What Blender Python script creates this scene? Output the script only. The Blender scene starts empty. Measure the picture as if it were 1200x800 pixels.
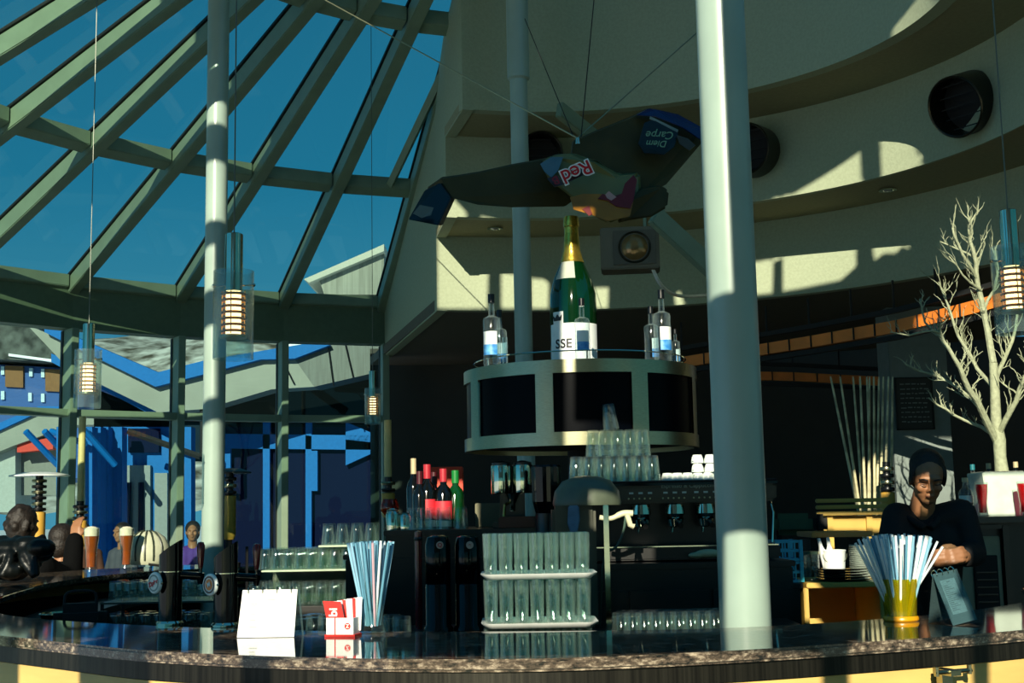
import bpy, bmesh, math, random
from mathutils import Vector, Matrix, geometry, noise
R_ = math.radians
PI = math.pi
sc = bpy.context.scene
COL = sc.collection

# ------------------------------------------------------------------ camera
F = 1500.0
PITCH, ROLL = R_(7.5), 0.019
EYE = Vector((0, 0, 1.4))
_R = Vector((1, 0, 0)); _U = Vector((0, -math.sin(PITCH), math.cos(PITCH))); _W = Vector((0, math.cos(PITCH), math.sin(PITCH)))
CR = math.cos(ROLL) * _R - math.sin(ROLL) * _U
CU = math.cos(ROLL) * _U + math.sin(ROLL) * _R
cam = bpy.data.cameras.new('camera')
cam.sensor_width = 36; cam.lens = 36 * F / 1200; cam.clip_start = .05; cam.clip_end = 2000
camo = bpy.data.objects.new('camera', cam)
M3 = Matrix((CR, CU, -_W)).transposed()
camo.matrix_world = Matrix.Translation(EYE) @ M3.to_4x4()
COL.objects.link(camo); sc.camera = camo

# ------------------------------------------------------------------ light
sc.view_settings.view_transform = 'Standard'; sc.view_settings.look = 'None'
sc.view_settings.gamma = 1; sc.view_settings.use_curve_mapping = False
sc.view_settings.exposure = 0.0
SUN_AZ, SUN_EL = R_(10.5), R_(21)          # sun stands behind the viewer, a little to the left
SUN = Vector((-math.sin(SUN_AZ) * math.cos(SUN_EL), -math.cos(SUN_AZ) * math.cos(SUN_EL), math.sin(SUN_EL)))
sl = bpy.data.lights.new('sun', 'SUN'); sl.energy = 7.0; sl.color = (1, .93, .72); sl.angle = R_(.2)
so = bpy.data.objects.new('sun', sl); so.rotation_euler = SUN.to_track_quat('Z', 'Y').to_euler(); COL.objects.link(so)
wd = bpy.data.worlds.new('sky'); sc.world = wd; wd.use_nodes = True
nt = wd.node_tree; bg = nt.nodes['Background']
tc = nt.nodes.new('ShaderNodeTexCoord'); sx = nt.nodes.new('ShaderNodeSeparateXYZ'); rp = nt.nodes.new('ShaderNodeValToRGB')
nt.links.new(tc.outputs['Generated'], sx.inputs[0]); nt.links.new(sx.outputs['Z'], rp.inputs[0]); nt.links.new(rp.outputs[0], bg.inputs[0])
e = rp.color_ramp.elements
e[0].position = 0.0; e[0].color = (.10, .40, .62, 1)
e[1].position = .6; e[1].color = (.018, .13, .27, 1)
m_ = e.new(.25); m_.color = (.02, .22, .42, 1)
bg.inputs[1].default_value = 1.1
sc.cycles.transparent_max_bounces = 48
sc.cycles.max_bounces = 10; sc.cycles.glossy_bounces = 5; sc.cycles.diffuse_bounces = 5
sc.cycles.sample_clamp_indirect = 4; sc.cycles.caustics_reflective = False; sc.cycles.caustics_refractive = False

# ------------------------------------------------------------------ helpers
def ray(x, y): return (x - 600) * CR + (400 - y) * CU + F * _W
def at(x, y, Y):
    d = ray(x, y); return EYE + d * (Y / d.y)
def atz(x, y, z):
    d = ray(x, y); return EYE + d * ((z - 1.4) / d.z)

def lin(c):
    return tuple(((v / 255) / 12.92 if v / 255 <= .04045 else ((v / 255 + .055) / 1.055) ** 2.4) for v in c)

MATS = {}
def mat(name, rgb, rough=.5, metal=0, coat=0, noise_amt=0, nscale=20, emit=None, estr=0, bump=0, trans=0, stretch=None, spec=None, rgb2=None):
    if name in MATS: return MATS[name]
    m = bpy.data.materials.new(name); m.use_nodes = True; MATS[name] = m
    n = m.node_tree; b = n.nodes['Principled BSDF']; L = n.links
    c = (*lin(rgb), 1)
    b.inputs['Base Color'].default_value = c
    b.inputs['Roughness'].default_value = rough; b.inputs['Metallic'].default_value = metal
    b.inputs['Coat Weight'].default_value = coat
    if spec is not None: b.inputs['Specular IOR Level'].default_value = spec
    if trans: b.inputs['Transmission Weight'].default_value = trans
    if emit:
        b.inputs['Emission Color'].default_value = (*emit, 1); b.inputs['Emission Strength'].default_value = estr
    t = n.nodes.new('ShaderNodeTexCoord'); mp = n.nodes.new('ShaderNodeMapping'); L.new(t.outputs['Object'], mp.inputs[0])
    if stretch: mp.inputs['Scale'].default_value = stretch
    nz = n.nodes.new('ShaderNodeTexNoise'); nz.inputs['Scale'].default_value = nscale; nz.inputs['Detail'].default_value = 4
    L.new(mp.outputs[0], nz.inputs['Vector'])
    mx = n.nodes.new('ShaderNodeMix'); mx.data_type = 'RGBA'
    a = noise_amt if noise_amt else .06
    if rgb2: mx.inputs[6].default_value = c; mx.inputs[7].default_value = (*lin(rgb2), 1)
    else:
        mx.inputs[6].default_value = tuple(v * (1 - a) for v in c[:3]) + (1,); mx.inputs[7].default_value = tuple(min(1, v * (1 + a)) for v in c[:3]) + (1,)
    cr = n.nodes.new('ShaderNodeValToRGB'); cr.color_ramp.elements[0].position = .35; cr.color_ramp.elements[1].position = .65
    L.new(nz.outputs[0], cr.inputs[0]); L.new(cr.outputs[0], mx.inputs[0]); L.new(mx.outputs[2], b.inputs['Base Color'])
    if bump:
        bp = n.nodes.new('ShaderNodeBump'); bp.inputs['Strength'].default_value = bump; bp.inputs['Distance'].default_value = .01
        L.new(nz.outputs[0], bp.inputs['Height']); L.new(bp.outputs[0], b.inputs['Normal'])
    return m

def thin_glass(name, tint, refl=.9, rough=.02, face=None, edge=None, milky=0, milk=(200, 220, 215)):
    """thin clear sheet: tinted see-through plus fresnel reflection; edge = share added where the wall is seen edge-on"""
    if name in MATS: return MATS[name]
    m = bpy.data.materials.new(name); m.use_nodes = True; MATS[name] = m
    n = m.node_tree; L = n.links; n.nodes.clear()
    out = n.nodes.new('ShaderNodeOutputMaterial'); tr = n.nodes.new('ShaderNodeBsdfTransparent'); gl = n.nodes.new('ShaderNodeBsdfGlossy')
    tr.inputs[0].default_value = (*tint, 1); gl.inputs['Roughness'].default_value = rough; gl.inputs[0].default_value = (refl, refl, refl, 1)
    mix = n.nodes.new('ShaderNodeMixShader')
    if name in ('drinking_glass', 'lamp_glass'):
        tt = n.nodes.new('ShaderNodeTexCoord'); nz = n.nodes.new('ShaderNodeTexNoise'); nz.inputs['Scale'].default_value = 45; bp = n.nodes.new('ShaderNodeBump'); bp.inputs['Strength'].default_value = .10; bp.inputs['Distance'].default_value = .01
        L.new(tt.outputs['Object'], nz.inputs['Vector']); L.new(nz.outputs[0], bp.inputs['Height']); L.new(bp.outputs[0], gl.inputs['Normal'])
    lf = n.nodes.new('ShaderNodeLayerWeight'); lf.inputs[0].default_value = .5
    pw = n.nodes.new('ShaderNodeMath'); pw.operation = 'POWER'; pw.inputs[1].default_value = 5; L.new(lf.outputs['Facing'], pw.inputs[0])
    fr = n.nodes.new('ShaderNodeMath'); fr.operation = 'MULTIPLY_ADD'; fr.inputs[1].default_value = .9; fr.inputs[2].default_value = .05; L.new(pw.outputs[0], fr.inputs[0])
    L.new(fr.outputs[0], mix.inputs[0]); L.new(tr.outputs[0], mix.inputs[1]); L.new(gl.outputs[0], mix.inputs[2])
    last = mix
    if edge:
        lw = n.nodes.new('ShaderNodeLayerWeight'); lw.inputs[0].default_value = .35
        mt = n.nodes.new('ShaderNodeMath'); mt.operation = 'MULTIPLY'; mt.inputs[1].default_value = edge
        L.new(lw.outputs['Facing'], mt.inputs[0])
        df = n.nodes.new('ShaderNodeBsdfPrincipled'); df.inputs['Base Color'].default_value = (*lin(milk), 1); df.inputs['Roughness'].default_value = .15
        m2 = n.nodes.new('ShaderNodeMixShader'); L.new(mt.outputs[0], m2.inputs[0]); L.new(last.outputs[0], m2.inputs[1]); L.new(df.outputs[0], m2.inputs[2]); last = m2
    if milky:
        df = n.nodes.new('ShaderNodeBsdfPrincipled'); df.inputs['Base Color'].default_value = (*lin(milk), 1); df.inputs['Roughness'].default_value = .3
        m2 = n.nodes.new('ShaderNodeMixShader'); m2.inputs[0].default_value = milky; L.new(last.outputs[0], m2.inputs[1]); L.new(df.outputs[0], m2.inputs[2]); last = m2
    L.new(last.outputs[0], out.inputs[0])
    return m

class MB:
    def __init__(s): s.v = []; s.f = []; s.mi = []; s.cur = 0
    def add(s, vs, fs):
        o = len(s.v); s.v += [Vector(v) for v in vs]; s.f += [tuple(i + o for i in f) for f in fs]; s.mi += [s.cur] * len(fs); return s
    def hexa(s, p):  # 8 corners: bottom ring 0-3, top ring 4-7
        return s.add(p, [(0, 3, 2, 1), (4, 5, 6, 7), (0, 1, 5, 4), (1, 2, 6, 5), (2, 3, 7, 6), (3, 0, 4, 7)])
    def box(s, c, d, rz=0, mtx=None):
        x, y, z = d[0] / 2, d[1] / 2, d[2] / 2
        p = [Vector(q) for q in [(-x, -y, -z), (x, -y, -z), (x, y, -z), (-x, y, -z), (-x, -y, z), (x, -y, z), (x, y, z), (-x, y, z)]]
        r = Matrix.Rotation(rz, 3, 'Z') if mtx is None else mtx
        return s.hexa([r @ q + Vector(c) for q in p])
    def tube(s, pts, rad, n=8, caps=True):
        pts = [Vector(p) for p in pts]
        rs = rad if isinstance(rad, (list, tuple)) else [rad] * len(pts)
        vs = []; up = None
        for i, p in enumerate(pts):
            a = pts[max(0, i - 1)]; b = pts[min(len(pts) - 1, i + 1)]; t = (b - a)
            t = t.normalized() if t.length > 1e-9 else Vector((0, 0, 1))
            if up is None: up = Vector((0, 0, 1)) if abs(t.z) < .9 else Vector((0, 1, 0))
            sd = t.cross(up)
            if sd.length < 1e-6: sd = t.orthogonal()
            sd.normalize(); up = sd.cross(t).normalized()
            for k in range(n):
                an = 2 * PI * k / n; vs.append(p + (sd * math.cos(an) + up * math.sin(an)) * rs[i])
        fs = []
        for i in range(len(pts) - 1):
            for k in range(n): fs.append((i * n + k, i * n + (k + 1) % n, (i + 1) * n + (k + 1) % n, (i + 1) * n + k))
        if caps: fs += [tuple(reversed(range(n))), tuple(range((len(pts) - 1) * n, len(pts) * n))]
        return s.add(vs, fs)
    def lathe(s, prof, n=24, c=(0, 0, 0), mtx=None, a0=0, a1=None):
        full = a1 is None; vs = []; k = n if full else n + 1
        for r, z in prof:
            for i in range(k):
                an = 2 * PI * i / n if full else a0 + (a1 - a0) * i / n
                q = Vector((r * math.cos(an), r * math.sin(an), z))
                if mtx is not None: q = mtx @ q
                vs.append(q + Vector(c))
        fs = []
        for j in range(len(prof) - 1):
            for i in range(n):
                i2 = (i + 1) % k
                fs.append((j * k + i, j * k + i2, (j + 1) * k + i2, (j + 1) * k + i))
        return s.add(vs, fs)
    def prism(s, poly, off, flip=False):
        n = len(poly); P = [Vector(p) for p in poly]; o = Vector(off)
        fs = [tuple(range(n)), tuple(reversed(range(n, 2 * n)))] + [(i, i + n, (i + 1) % n + n, (i + 1) % n) for i in range(n)]
        return s.add(P + [p + o for p in P], fs)
    def ball(s, c, r, n=12, sc3=(1, 1, 1)):
        prof = [(max(1e-4, math.sin(PI * i / (n // 2))) * 1.0, -math.cos(PI * i / (n // 2))) for i in range(n // 2 + 1)]
        M = Matrix.Diagonal(Vector(sc3) * r)
        return s.lathe(prof, n, c, M)
    def build(s, name, m, parent=None, smooth=False, bevel=0, origin=None):
        me = bpy.data.meshes.new(name)
        o_ = Vector(origin) if origin is not None else Vector((0, 0, 0))
        if origin is None and parent is None and s.v and not smooth == 'raw':
            zs = min(v.z for v in s.v); cx = sum(v.x for v in s.v) / len(s.v); cy = sum(v.y for v in s.v) / len(s.v); o_ = Vector((cx, cy, zs))
        me.from_pydata([v - o_ for v in s.v], [], s.f)
        ms = m if isinstance(m, (list, tuple)) else [m]
        for q in ms: me.materials.append(q)
        if len(ms) > 1:
            for p, i in zip(me.polygons, s.mi): p.material_index = i
        bm = bmesh.new(); bm.from_mesh(me)
        bmesh.ops.remove_doubles(bm, verts=bm.verts, dist=1e-6)
        bmesh.ops.recalc_face_normals(bm, faces=bm.faces)
        if bevel: bmesh.ops.bevel(bm, geom=[e for e in bm.edges if e.is_manifold and e.calc_face_angle(0) > .5], offset=bevel, segments=2, affect='EDGES', clamp_overlap=True)
        bm.to_mesh(me); bm.free()
        if smooth:
            for p in me.polygons: p.use_smooth = True
            try: me.set_sharp_from_angle(angle=R_(38))
            except Exception: pass
        o = bpy.data.objects.new(name, me); COL.objects.link(o)
        if parent is not None: o.parent = parent
        if origin is not None and parent is None: o.location = o_
        elif parent is None: o.location = o_
        return o

def tag(o, label=None, cat=None, group=None, kind=None):
    if label: o['label'] = label
    if cat: o['category'] = cat
    if group: o['group'] = group
    if kind: o['kind'] = kind
    return o
def thing(name, label, cat, loc, rz=0, group=None):
    o = bpy.data.objects.new(name, None); COL.objects.link(o); o.empty_display_size = .05
    o.location = loc; o.rotation_euler = (0, 0, rz); return tag(o, label, cat, group)
def struct(mb, name, m, label=None, **k):
    o = mb.build(name, m, **k); tag(o, label, kind='structure'); return o
KIDS = {}
def dup(o, loc, rz=None, label=None, group=None):
    """copy of a thing with its parts and sub-parts"""
    kids = [c for c in o.children] if o.name not in KIDS else KIDS[o.name]
    KIDS[o.name] = kids
    r = o.copy(); COL.objects.link(r); r.location = loc
    if rz is not None: r.rotation_euler = (0, 0, rz)
    if label: r['label'] = label
    if group: r['group'] = group
    for ch in kids:
        c = ch.copy(); COL.objects.link(c); c.parent = r
        for g in ch.children:
            d = g.copy(); COL.objects.link(d); d.parent = c
    return r
def text(name, body, size, m, parent, mtx, ext=.0004, bold=0, align='CENTER', shear=0):
    cu = bpy.data.curves.new(name, 'FONT'); cu.body = body; cu.size = size; cu.extrude = ext; cu.align_x = align; cu.align_y = 'CENTER'; cu.offset = bold; cu.shear = shear
    t = bpy.data.objects.new(name, cu); COL.objects.link(t)
    dg = bpy.context.evaluated_depsgraph_get()
    me = bpy.data.meshes.new_from_object(t.evaluated_get(dg)); bpy.data.objects.remove(t)
    me.materials.clear(); me.materials.append(m)
    me.transform(mtx)
    o = bpy.data.objects.new(name, me); COL.objects.link(o)
    if parent: o.parent = parent
    return o
def frame(o, xdir, zup):
    """4x4 whose x runs along xdir and y along zup (text plane), z = normal"""
    x = Vector(xdir).normalized(); y = Vector(zup); y = (y - x * y.dot(x)).normalized(); z = x.cross(y)
    m = Matrix((x, y, z)).transposed().to_4x4(); m.translation = Vector(o); return m
def catmull(pts, n=8):
    P = [Vector(p) for p in pts]; out = []
    for i in range(len(P) - 1):
        a = P[max(0, i - 1)]; b = P[i]; c = P[i + 1]; d = P[min(len(P) - 1, i + 2)]
        for k in range(n):
            t = k / n
            out.append(.5 * ((2 * b) + (c - a) * t + (2 * a - 5 * b + 4 * c - d) * t * t + (3 * b - a - 3 * c + d) * t ** 3))
    out.append(P[-1]); return out
def hide_frame(): pass

# ------------------------------------------------------------------ materials
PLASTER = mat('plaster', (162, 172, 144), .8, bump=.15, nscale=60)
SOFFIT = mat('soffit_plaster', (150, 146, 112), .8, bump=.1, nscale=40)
STEELP = mat('painted_steel', (128, 148, 126), .45, nscale=8)
PILLAR = mat('pillar_paint', (156, 176, 164), .28, nscale=5)
DARKWALL = mat('dark_wall', (52, 52, 46), .7, nscale=6)
GASKET = mat('gasket', (12, 14, 14), .6)
SS = mat('brushed_steel', (158, 156, 128), .28, 1, nscale=60, stretch=(1, 1, 14), noise_amt=.12)
CHROME = mat('chrome', (205, 205, 182), .07, 1)
BLACK = mat('black_plastic', (12, 12, 13), .3)
BLACKM = mat('black_matt', (14, 15, 15), .75)
BLACKG = mat('black_gloss', (5, 6, 7), .10, spec=.3)
WHITE = mat('white_plastic', (235, 240, 236), .3)
PAPER = mat('white_paper', (250, 252, 250), .6)
ROOFGLASS = thin_glass('roof_glazing', (.58, .74, .66), .55, .03)
WINGLASS = thin_glass('window_glazing', (.50, .66, .62), .5, .01)
CUPGLASS = thin_glass('drinking_glass', (.93, .97, .95), 1.0, .05, edge=.10)
LAMPGLASS = thin_glass('lamp_glass', (.86, .93, .92), .9, .05, edge=.2, milky=.04)
CLEARP = thin_glass('clear_acrylic', (.72, .82, .82), .9, .08, edge=.2, milky=.12, milk=(120, 150, 155))

# ------------------------------------------------------------------ rotunda geometry
CX, CY = .3, 6.1
def cy(r, deg, z): a = R_(deg); return Vector((CX + r * math.sin(a), CY + r * math.cos(a), z))
REAVE, ZE, ZAP = 5.7, 3.34, 5.57
def zroof(r): return ZE + (REAVE - r) * (ZAP - ZE) / REAVE
PITCHA = 9.3
angs = [-14.9 - PITCHA * k for k in range(0, 11)]
RTOP = .35

# floor
struct(MB().box((1.5, 5.3, -.06), (12, 15, .12)), 'floor', mat('floor_tile', (70, 62, 52), .35, nscale=3), 'brown floor of the bar room')
# roof rafters
for i, a in enumerate(angs):
    mb = MB(); t = Vector((math.cos(R_(a)), -math.sin(R_(a)), 0)); w = .045 if i else .07
    A = cy(REAVE + .06, a, zroof(REAVE + .06)); B = cy(RTOP, a, zroof(RTOP))
    nrm = (B - A).cross(t).normalized()
    if nrm.z < 0: nrm = -nrm
    dp = .125
    mb.hexa([A - t * w - nrm * dp, A + t * w - nrm * dp, A + t * w, A - t * w, B - t * w - nrm * dp, B + t * w - nrm * dp, B + t * w, B - t * w])
    o = struct(mb, 'roof_rafter', STEELP, 'painted steel rafter of the glazed cone roof', bevel=.006)
    g = MB(); w2 = w + .012
    g.hexa([A - t * w2 + nrm * .002, A + t * w2 + nrm * .002, A + t * w2 + nrm * .02, A - t * w2 + nrm * .02, B - t * w2 + nrm * .002, B + t * w2 + nrm * .002, B + t * w2 + nrm * .02, B - t * w2 + nrm * .02])
    g.build('gasket', GASKET, o, origin=o.location)
for r, w in ((4.0, .05), (2.25, .05), (REAVE, .06)):
    for i in range(len(angs) - 1):
        a, b = angs[i], angs[i + 1]; off = math.degrees(.055 / r)
        mb = MB(); z = zroof(r); sl_ = (ZAP - ZE) / REAVE; dz = sl_ * w
        A0, A1 = cy(r + w, a - off, z - dz), cy(r - w, a - off, z + dz); B0, B1 = cy(r + w, b + off, z - dz), cy(r - w, b + off, z + dz)
        D = Vector((0, 0, -.10))
        mb.hexa([A0 + D, A1 + D, B1 + D, B0 + D, A0, A1, B1, B0]); struct(mb, 'roof_purlin', STEELP, 'cross bar between two roof rafters', bevel=.005)
for i in range(len(angs) - 1):
    a, b = angs[i], angs[i + 1]; mb = MB()
    for r0, r1 in ((REAVE + .1, 4.0), (4.0, 2.25), (2.25, .3)):
        p = [cy(r0, a, zroof(r0) + .01), cy(r0, b, zroof(r0) + .01), cy(r1, b, zroof(r1) + .01), cy(r1, a, zroof(r1) + .01)]
        mb.add(p, [(0, 1, 2, 3)])
    o = struct(mb, 'roof_window', ROOFGLASS, 'tinted glass strip of the cone roof')
# extra slanting bar in the last strip
A, B = cy(4.0, -18.3, zroof(4.0) - .06), cy(2.55, -15.8, zroof(2.55) - .06)
struct(MB().tube([A, B], .035, 4), 'roof_brace', STEELP, 'slanting bar in the last roof strip')
# facade: fascia, mullions, transom, panes
mb = MB(); ZW, ZT = 2.925, 2.24
for i in range(len(angs) - 1):
    a, b = angs[i], angs[i + 1]
    mb.hexa([cy(5.68, a, ZW), cy(5.68, b, ZW), cy(5.85, b, ZW), cy(5.85, a, ZW), cy(5.68, a, ZE - .05), cy(5.68, b, ZE - .05), cy(5.85, b, ZE - .05), cy(5.85, a, ZE - .05)])
struct(mb, 'trim_1', mat('eave_paint', (92, 112, 88), .6), 'dark green eave band above the windows')
for i, a in enumerate(angs):
    f = Vector((math.sin(R_(a)), math.cos(R_(a)), 0)); q = cy(5.70, a, ZW / 2)
    o = struct(MB().box(q, (.06, .17, ZW), -R_(a)), 'window_mullion', STEELP, 'upright steel mullion of the glass facade', bevel=.006)
    MB().box(cy(5.80, a, ZW / 2), (.075, .04, ZW - .02), -R_(a)).build('gasket', GASKET, o, origin=o.location)
for i in range(len(angs) - 1):
    a, b = angs[i], angs[i + 1]
    for z in (ZT, .12):
        mb = MB(); off = .3
        mb.hexa([cy(5.66, a - off, z - .03), cy(5.66, b + off, z - .03), cy(5.78, b + off, z - .03), cy(5.78, a - off, z - .03), cy(5.66, a - off, z + .03), cy(5.66, b + off, z + .03), cy(5.78, b + off, z + .03), cy(5.78, a - off, z + .03)])
        struct(mb, 'window_transom', STEELP, 'level bar across the glass facade')
    mb = MB(); mb.add([cy(5.79, a, .05), cy(5.79, b, .05), cy(5.79, b, ZW), cy(5.79, a, ZW)], [(0, 1, 2, 3)])
    struct(mb, 'window_%d' % (i + 1), WINGLASS, 'tall glass pane of the curved facade')

# stepped white drum: three curved bands with soffits
def arc(r, a0, a1, n=48):
    out = []; k = .07 if r < 1.9 else .03 if r < 2.42 else 0
    for i in range(n + 1):
        p = cy(r, a0 + (a1 - a0) * i / n, 0)
        if p.x > CX: p.x = CX + (p.x - CX) * (1 + k)
        out.append(p)
    return out
def band(r, a0, z0, z1, th=.08, a1=104, name='wall_band', label='', m=PLASTER):
    z0 -= .006; mb = MB(); n = 60; I = arc(r, a0, a1, n); O_ = arc(r + th, a0, a1, n)
    vs = []
    for p, q in zip(I, O_): vs += [Vector((p.x, p.y, z0)), Vector((p.x, p.y, z1)), Vector((q.x, q.y, z1)), Vector((q.x, q.y, z0))]
    fs = []
    for i in range(n):
        for k in range(4): fs.append((4 * i + k, 4 * i + (k + 1) % 4, 4 * i + 4 + (k + 1) % 4, 4 * i + 4 + k))
    fs += [(0, 1, 2, 3), (4 * n + 3, 4 * n + 2, 4 * n + 1, 4 * n)]
    mb.add(vs, fs); return struct(mb, name, m, label, smooth=True)
def annulus(r0, r1, a0, a0b, z, th=.06, a1=104, name='ceiling_soffit', label='', m=SOFFIT):
    mb = MB(); n = 60; I = arc(r0 + .02, a0, a1, n); O_ = arc(r1, a0b, a1, n); vs = []
    for p, q in zip(I, O_): vs += [Vector((p.x, p.y, z)), Vector((p.x, p.y, z + th)), Vector((q.x, q.y, z + th)), Vector((q.x, q.y, z))]
    fs = []
    for i in range(n):
        for k in range(4): fs.append((4 * i + k, 4 * i + (k + 1) % 4, 4 * i + 4 + (k + 1) % 4, 4 * i + 4 + k))
    fs += [(0, 1, 2, 3), (4 * n + 3, 4 * n + 2, 4 * n + 1, 4 * n)]
    mb.add(vs, fs); return struct(mb, name, m, label, smooth=True)
Z3, Z2, Z1 = 2.825, 3.355, 3.905
A3, A2, A1 = -16, -17.8, -19.3
band(3.0, A3, Z3, Z2, label='lowest curved white plaster band')
band(2.36, A2, Z2, Z1, label='middle curved white plaster band')
band(1.76, A1, Z1, 5.6, label='highest curved white plaster drum')
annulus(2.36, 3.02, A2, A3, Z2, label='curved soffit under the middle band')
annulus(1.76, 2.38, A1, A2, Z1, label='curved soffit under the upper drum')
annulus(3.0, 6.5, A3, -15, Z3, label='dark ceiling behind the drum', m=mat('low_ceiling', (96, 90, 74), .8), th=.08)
# side wall closing the drum towards the glass roof
mb = MB(); ends = [(cy(5.8, -14.9, 0), Z3), (cy(3.0, A3, 0), Z3), (cy(2.36, A2, 0), Z2), (cy(1.76, A1, 0), Z1), (cy(.3, -22, 0), 5.3)]
lows = [Z3, Z2, Z1, 5.1]
for i in range(4):
    p, q = ends[i][0], ends[i + 1][0]; z0 = [Z3, Z2, Z1, Z1 + 1.2][i] - .012
    if i == 3: break
    tp = lambda v: zroof((Vector((v.x, v.y)) - Vector((CX, CY))).length) - .02
    nn = Vector((.07, .02, 0))
    zb0, zb1 = z0, z0
    mb.hexa([Vector((p.x, p.y, zb0)), Vector((q.x, q.y, zb1)), Vector((q.x, q.y, zb1)) + nn, Vector((p.x, p.y, zb0)) + nn,
             Vector((p.x, p.y, tp(p))), Vector((q.x, q.y, tp(q))), Vector((q.x, q.y, tp(q))) + nn, Vector((p.x, p.y, tp(p))) + nn])
struct(mb, 'wall_side', PLASTER, 'plaster side wall between glass roof and stepped drum')
# dark rooms behind and the rest of the shell
struct(MB().box((3.2, 12.6, 1.5), (9.2, .2, 3.0)), 'wall_back', DARKWALL, 'dark wall at the far end of the room')
struct(MB().box((7.6, 9, 2.9), (.2, 8, 5.8)), 'wall_right', DARKWALL, 'wall right of the bar, outside the frame')
mb = MB()   # opaque roof over the drum half
pts = [cy(6.6, a, 5.75) for a in range(4, 84, 8)]
mb.prism([Vector((CX, CY, 5.75))] + pts, (0, 0, .1)); struct(mb, 'ceiling', DARKWALL, 'ceiling over the plaster drum')

# ------------------------------------------------------------------ unseen wall added behind the viewer, holes shaped to place the sun patches
WY = -2.0
def back(p):
    p = Vector(p); t = (WY - p.y) / SUN.y; q = p + SUN * t; return Vector((q.x, q.z))
def on_cyl(x, y, r):
    d = ray(x, y); ox, oy = EYE.x - CX, EYE.y - CY
    a = d.x ** 2 + d.y ** 2; b = 2 * (ox * d.x + oy * d.y); c = ox * ox + oy * oy - r * r
    return EYE + d * ((-b + math.sqrt(max(0, b * b - 4 * a * c))) / 2 / a)
holes = []
for r, poly in [
    (3.0, [(512, 276), (526, 284), (540, 302), (553, 318), (572, 318), (571, 361), (512, 361)]),
    (3.0, [(587, 318), (605, 321), (605, 361), (587, 361)]), (3.0, [(622, 325), (636, 326), (643, 331), (642, 361), (622, 361)]),
    (3.0, [(690, 336), (713, 336), (712, 361), (697, 361)]),
    (3.0, [(790, 345), (796, 340), (802, 357), (792, 360)]),
    (3.0, [(875, 308), (900, 303), (906, 305), (905, 343), (875, 346)]), (3.0, [(917, 298), (1003, 290), (1003, 312), (985, 328), (960, 333), (917, 341)]),
    (3.0, [(1022, 289), (1050, 285), (1025, 305)]),
    (2.36, [(905, 236), (1008, 170), (1010, 210), (905, 228)]), (2.36, [(1032, 165), (1056, 160), (1062, 167), (1074, 171), (1087, 168), (1065, 197), (1034, 205)]),
    (1.87, [(1045, 48), (1045, 33), (1070, 0), (1085, -20), (1118, -20), (1108, 8)]),
    (2.36, [(519, 246), (527, 228), (548, 250), (519, 252)])]:
    holes.append([back(on_cyl(x, y, r)) for x, y in poly])
# lit things nearer by: (depth, polygon in the view)
for Y, poly in [
    (7.2, [(225, 75), (285, 75), (285, 87), (225, 87)]), (7.2, [(225, 125), (285, 125), (285, 152), (225, 152)]), (7.2, [(225, 195), (285, 195), (285, 262), (225, 268)]),
    (7.2, [(225, 300), (256, 292), (256, 345), (225, 350)]), (7.2, [(225, 392), (258, 385), (258, 470), (225, 480)]), (7.2, [(225, 505), (262, 495), (262, 640), (225, 650)]),
    (10.2, [(482, 345), (495, 318), (497, 370), (482, 385)]),
    (3.25, [(846, 610), (905, 610), (905, 750), (846, 750)]),
    (3.3, [(812, -30), (842, -30), (858, 340), (828, 340)]),
    (5.02, [(661, 412), (673, 412), (673, 535), (661, 535)]),
    (5.3, [(650, 250), (697, 250), (697, 420), (650, 420)]),
    (5.1, [(562, 335), (600, 335), (600, 425), (562, 425)]), (5.1, [(752, 330), (795, 330), (795, 415), (752, 415)]),
    (3.3, [(262, 672), (475, 625), (475, 760), (250, 760)]),
    (3.35, [(555, 612), (705, 612), (705, 752), (555, 752)]), (3.4, [(715, 705), (842, 705), (842, 750), (715, 750)]),
    (5.0, [(666, 490), (775, 490), (775, 566), (666, 566)]), (5.0, [(775, 530), (845, 530), (845, 566), (775, 566)]),
    (3.28, [(1043, 618), (1120, 618), (1120, 700), (1085, 732), (1052, 732)]),
    (3.4, [(165, 660), (195, 660), (215, 740), (170, 740)]), (3.4, [(232, 660), (256, 660), (262, 740), (235, 740)]),
    (3.33, [(14, 738), (132, 748), (132, 860), (14, 860)]), (2.92, [(160, 752), (300, 756), (300, 870), (160, 860)]), (2.72, [(298, 758), (400, 763), (700, 765), (965, 748), (965, 870), (298, 870)]), (2.9, [(992, 745), (1145, 735), (1150, 860), (992, 870)]),
    (3.02, [(1158, 735), (1260, 725), (1260, 850), (1158, 850)]),
    (7.5, [(1000, 545), (1038, 520), (1038, 590), (1003, 590)]), (6.4, [(955, 584), (1040, 584), (1040, 600), (955, 600)]), (6.4, [(962, 606), (1036, 606), (1005, 624), (962, 624)]),
    (5.3, [(940, 684), (945, 680), (985, 727), (985, 735), (940, 735)]), (5.3, [(960, 625), (1030, 625), (1030, 672), (960, 672)]),
    (4.6, [(700, 600), (760, 600), (760, 640), (700, 640)]), (5.2, [(480, 532), (545, 532), (545, 615), (480, 615)]), (3.1, [(1110, 676), (1140, 678), (1150, 722), (1120, 728)]),
    (6.5, [(1098, 235), (1215, 235), (1215, 560), (1150, 560), (1098, 470)]), (6.38, [(1147, 552), (1215, 552), (1215, 601), (1147, 601)]),
    (5.55, [(1092, 632), (1140, 632), (1140, 662), (1092, 662)]), (5.72, [(1071, 556), (1090, 555), (1092, 590), (1075, 590)]), (6.1, [(372, 610), (445, 610), (445, 720), (290, 720), (290, 645)]),
    (9.0, [(1050, 560), (1062, 560), (1062, 590), (1050, 590)]),
]:
    holes.append([back(at(x, y, Y)) for x, y in poly])
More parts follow.
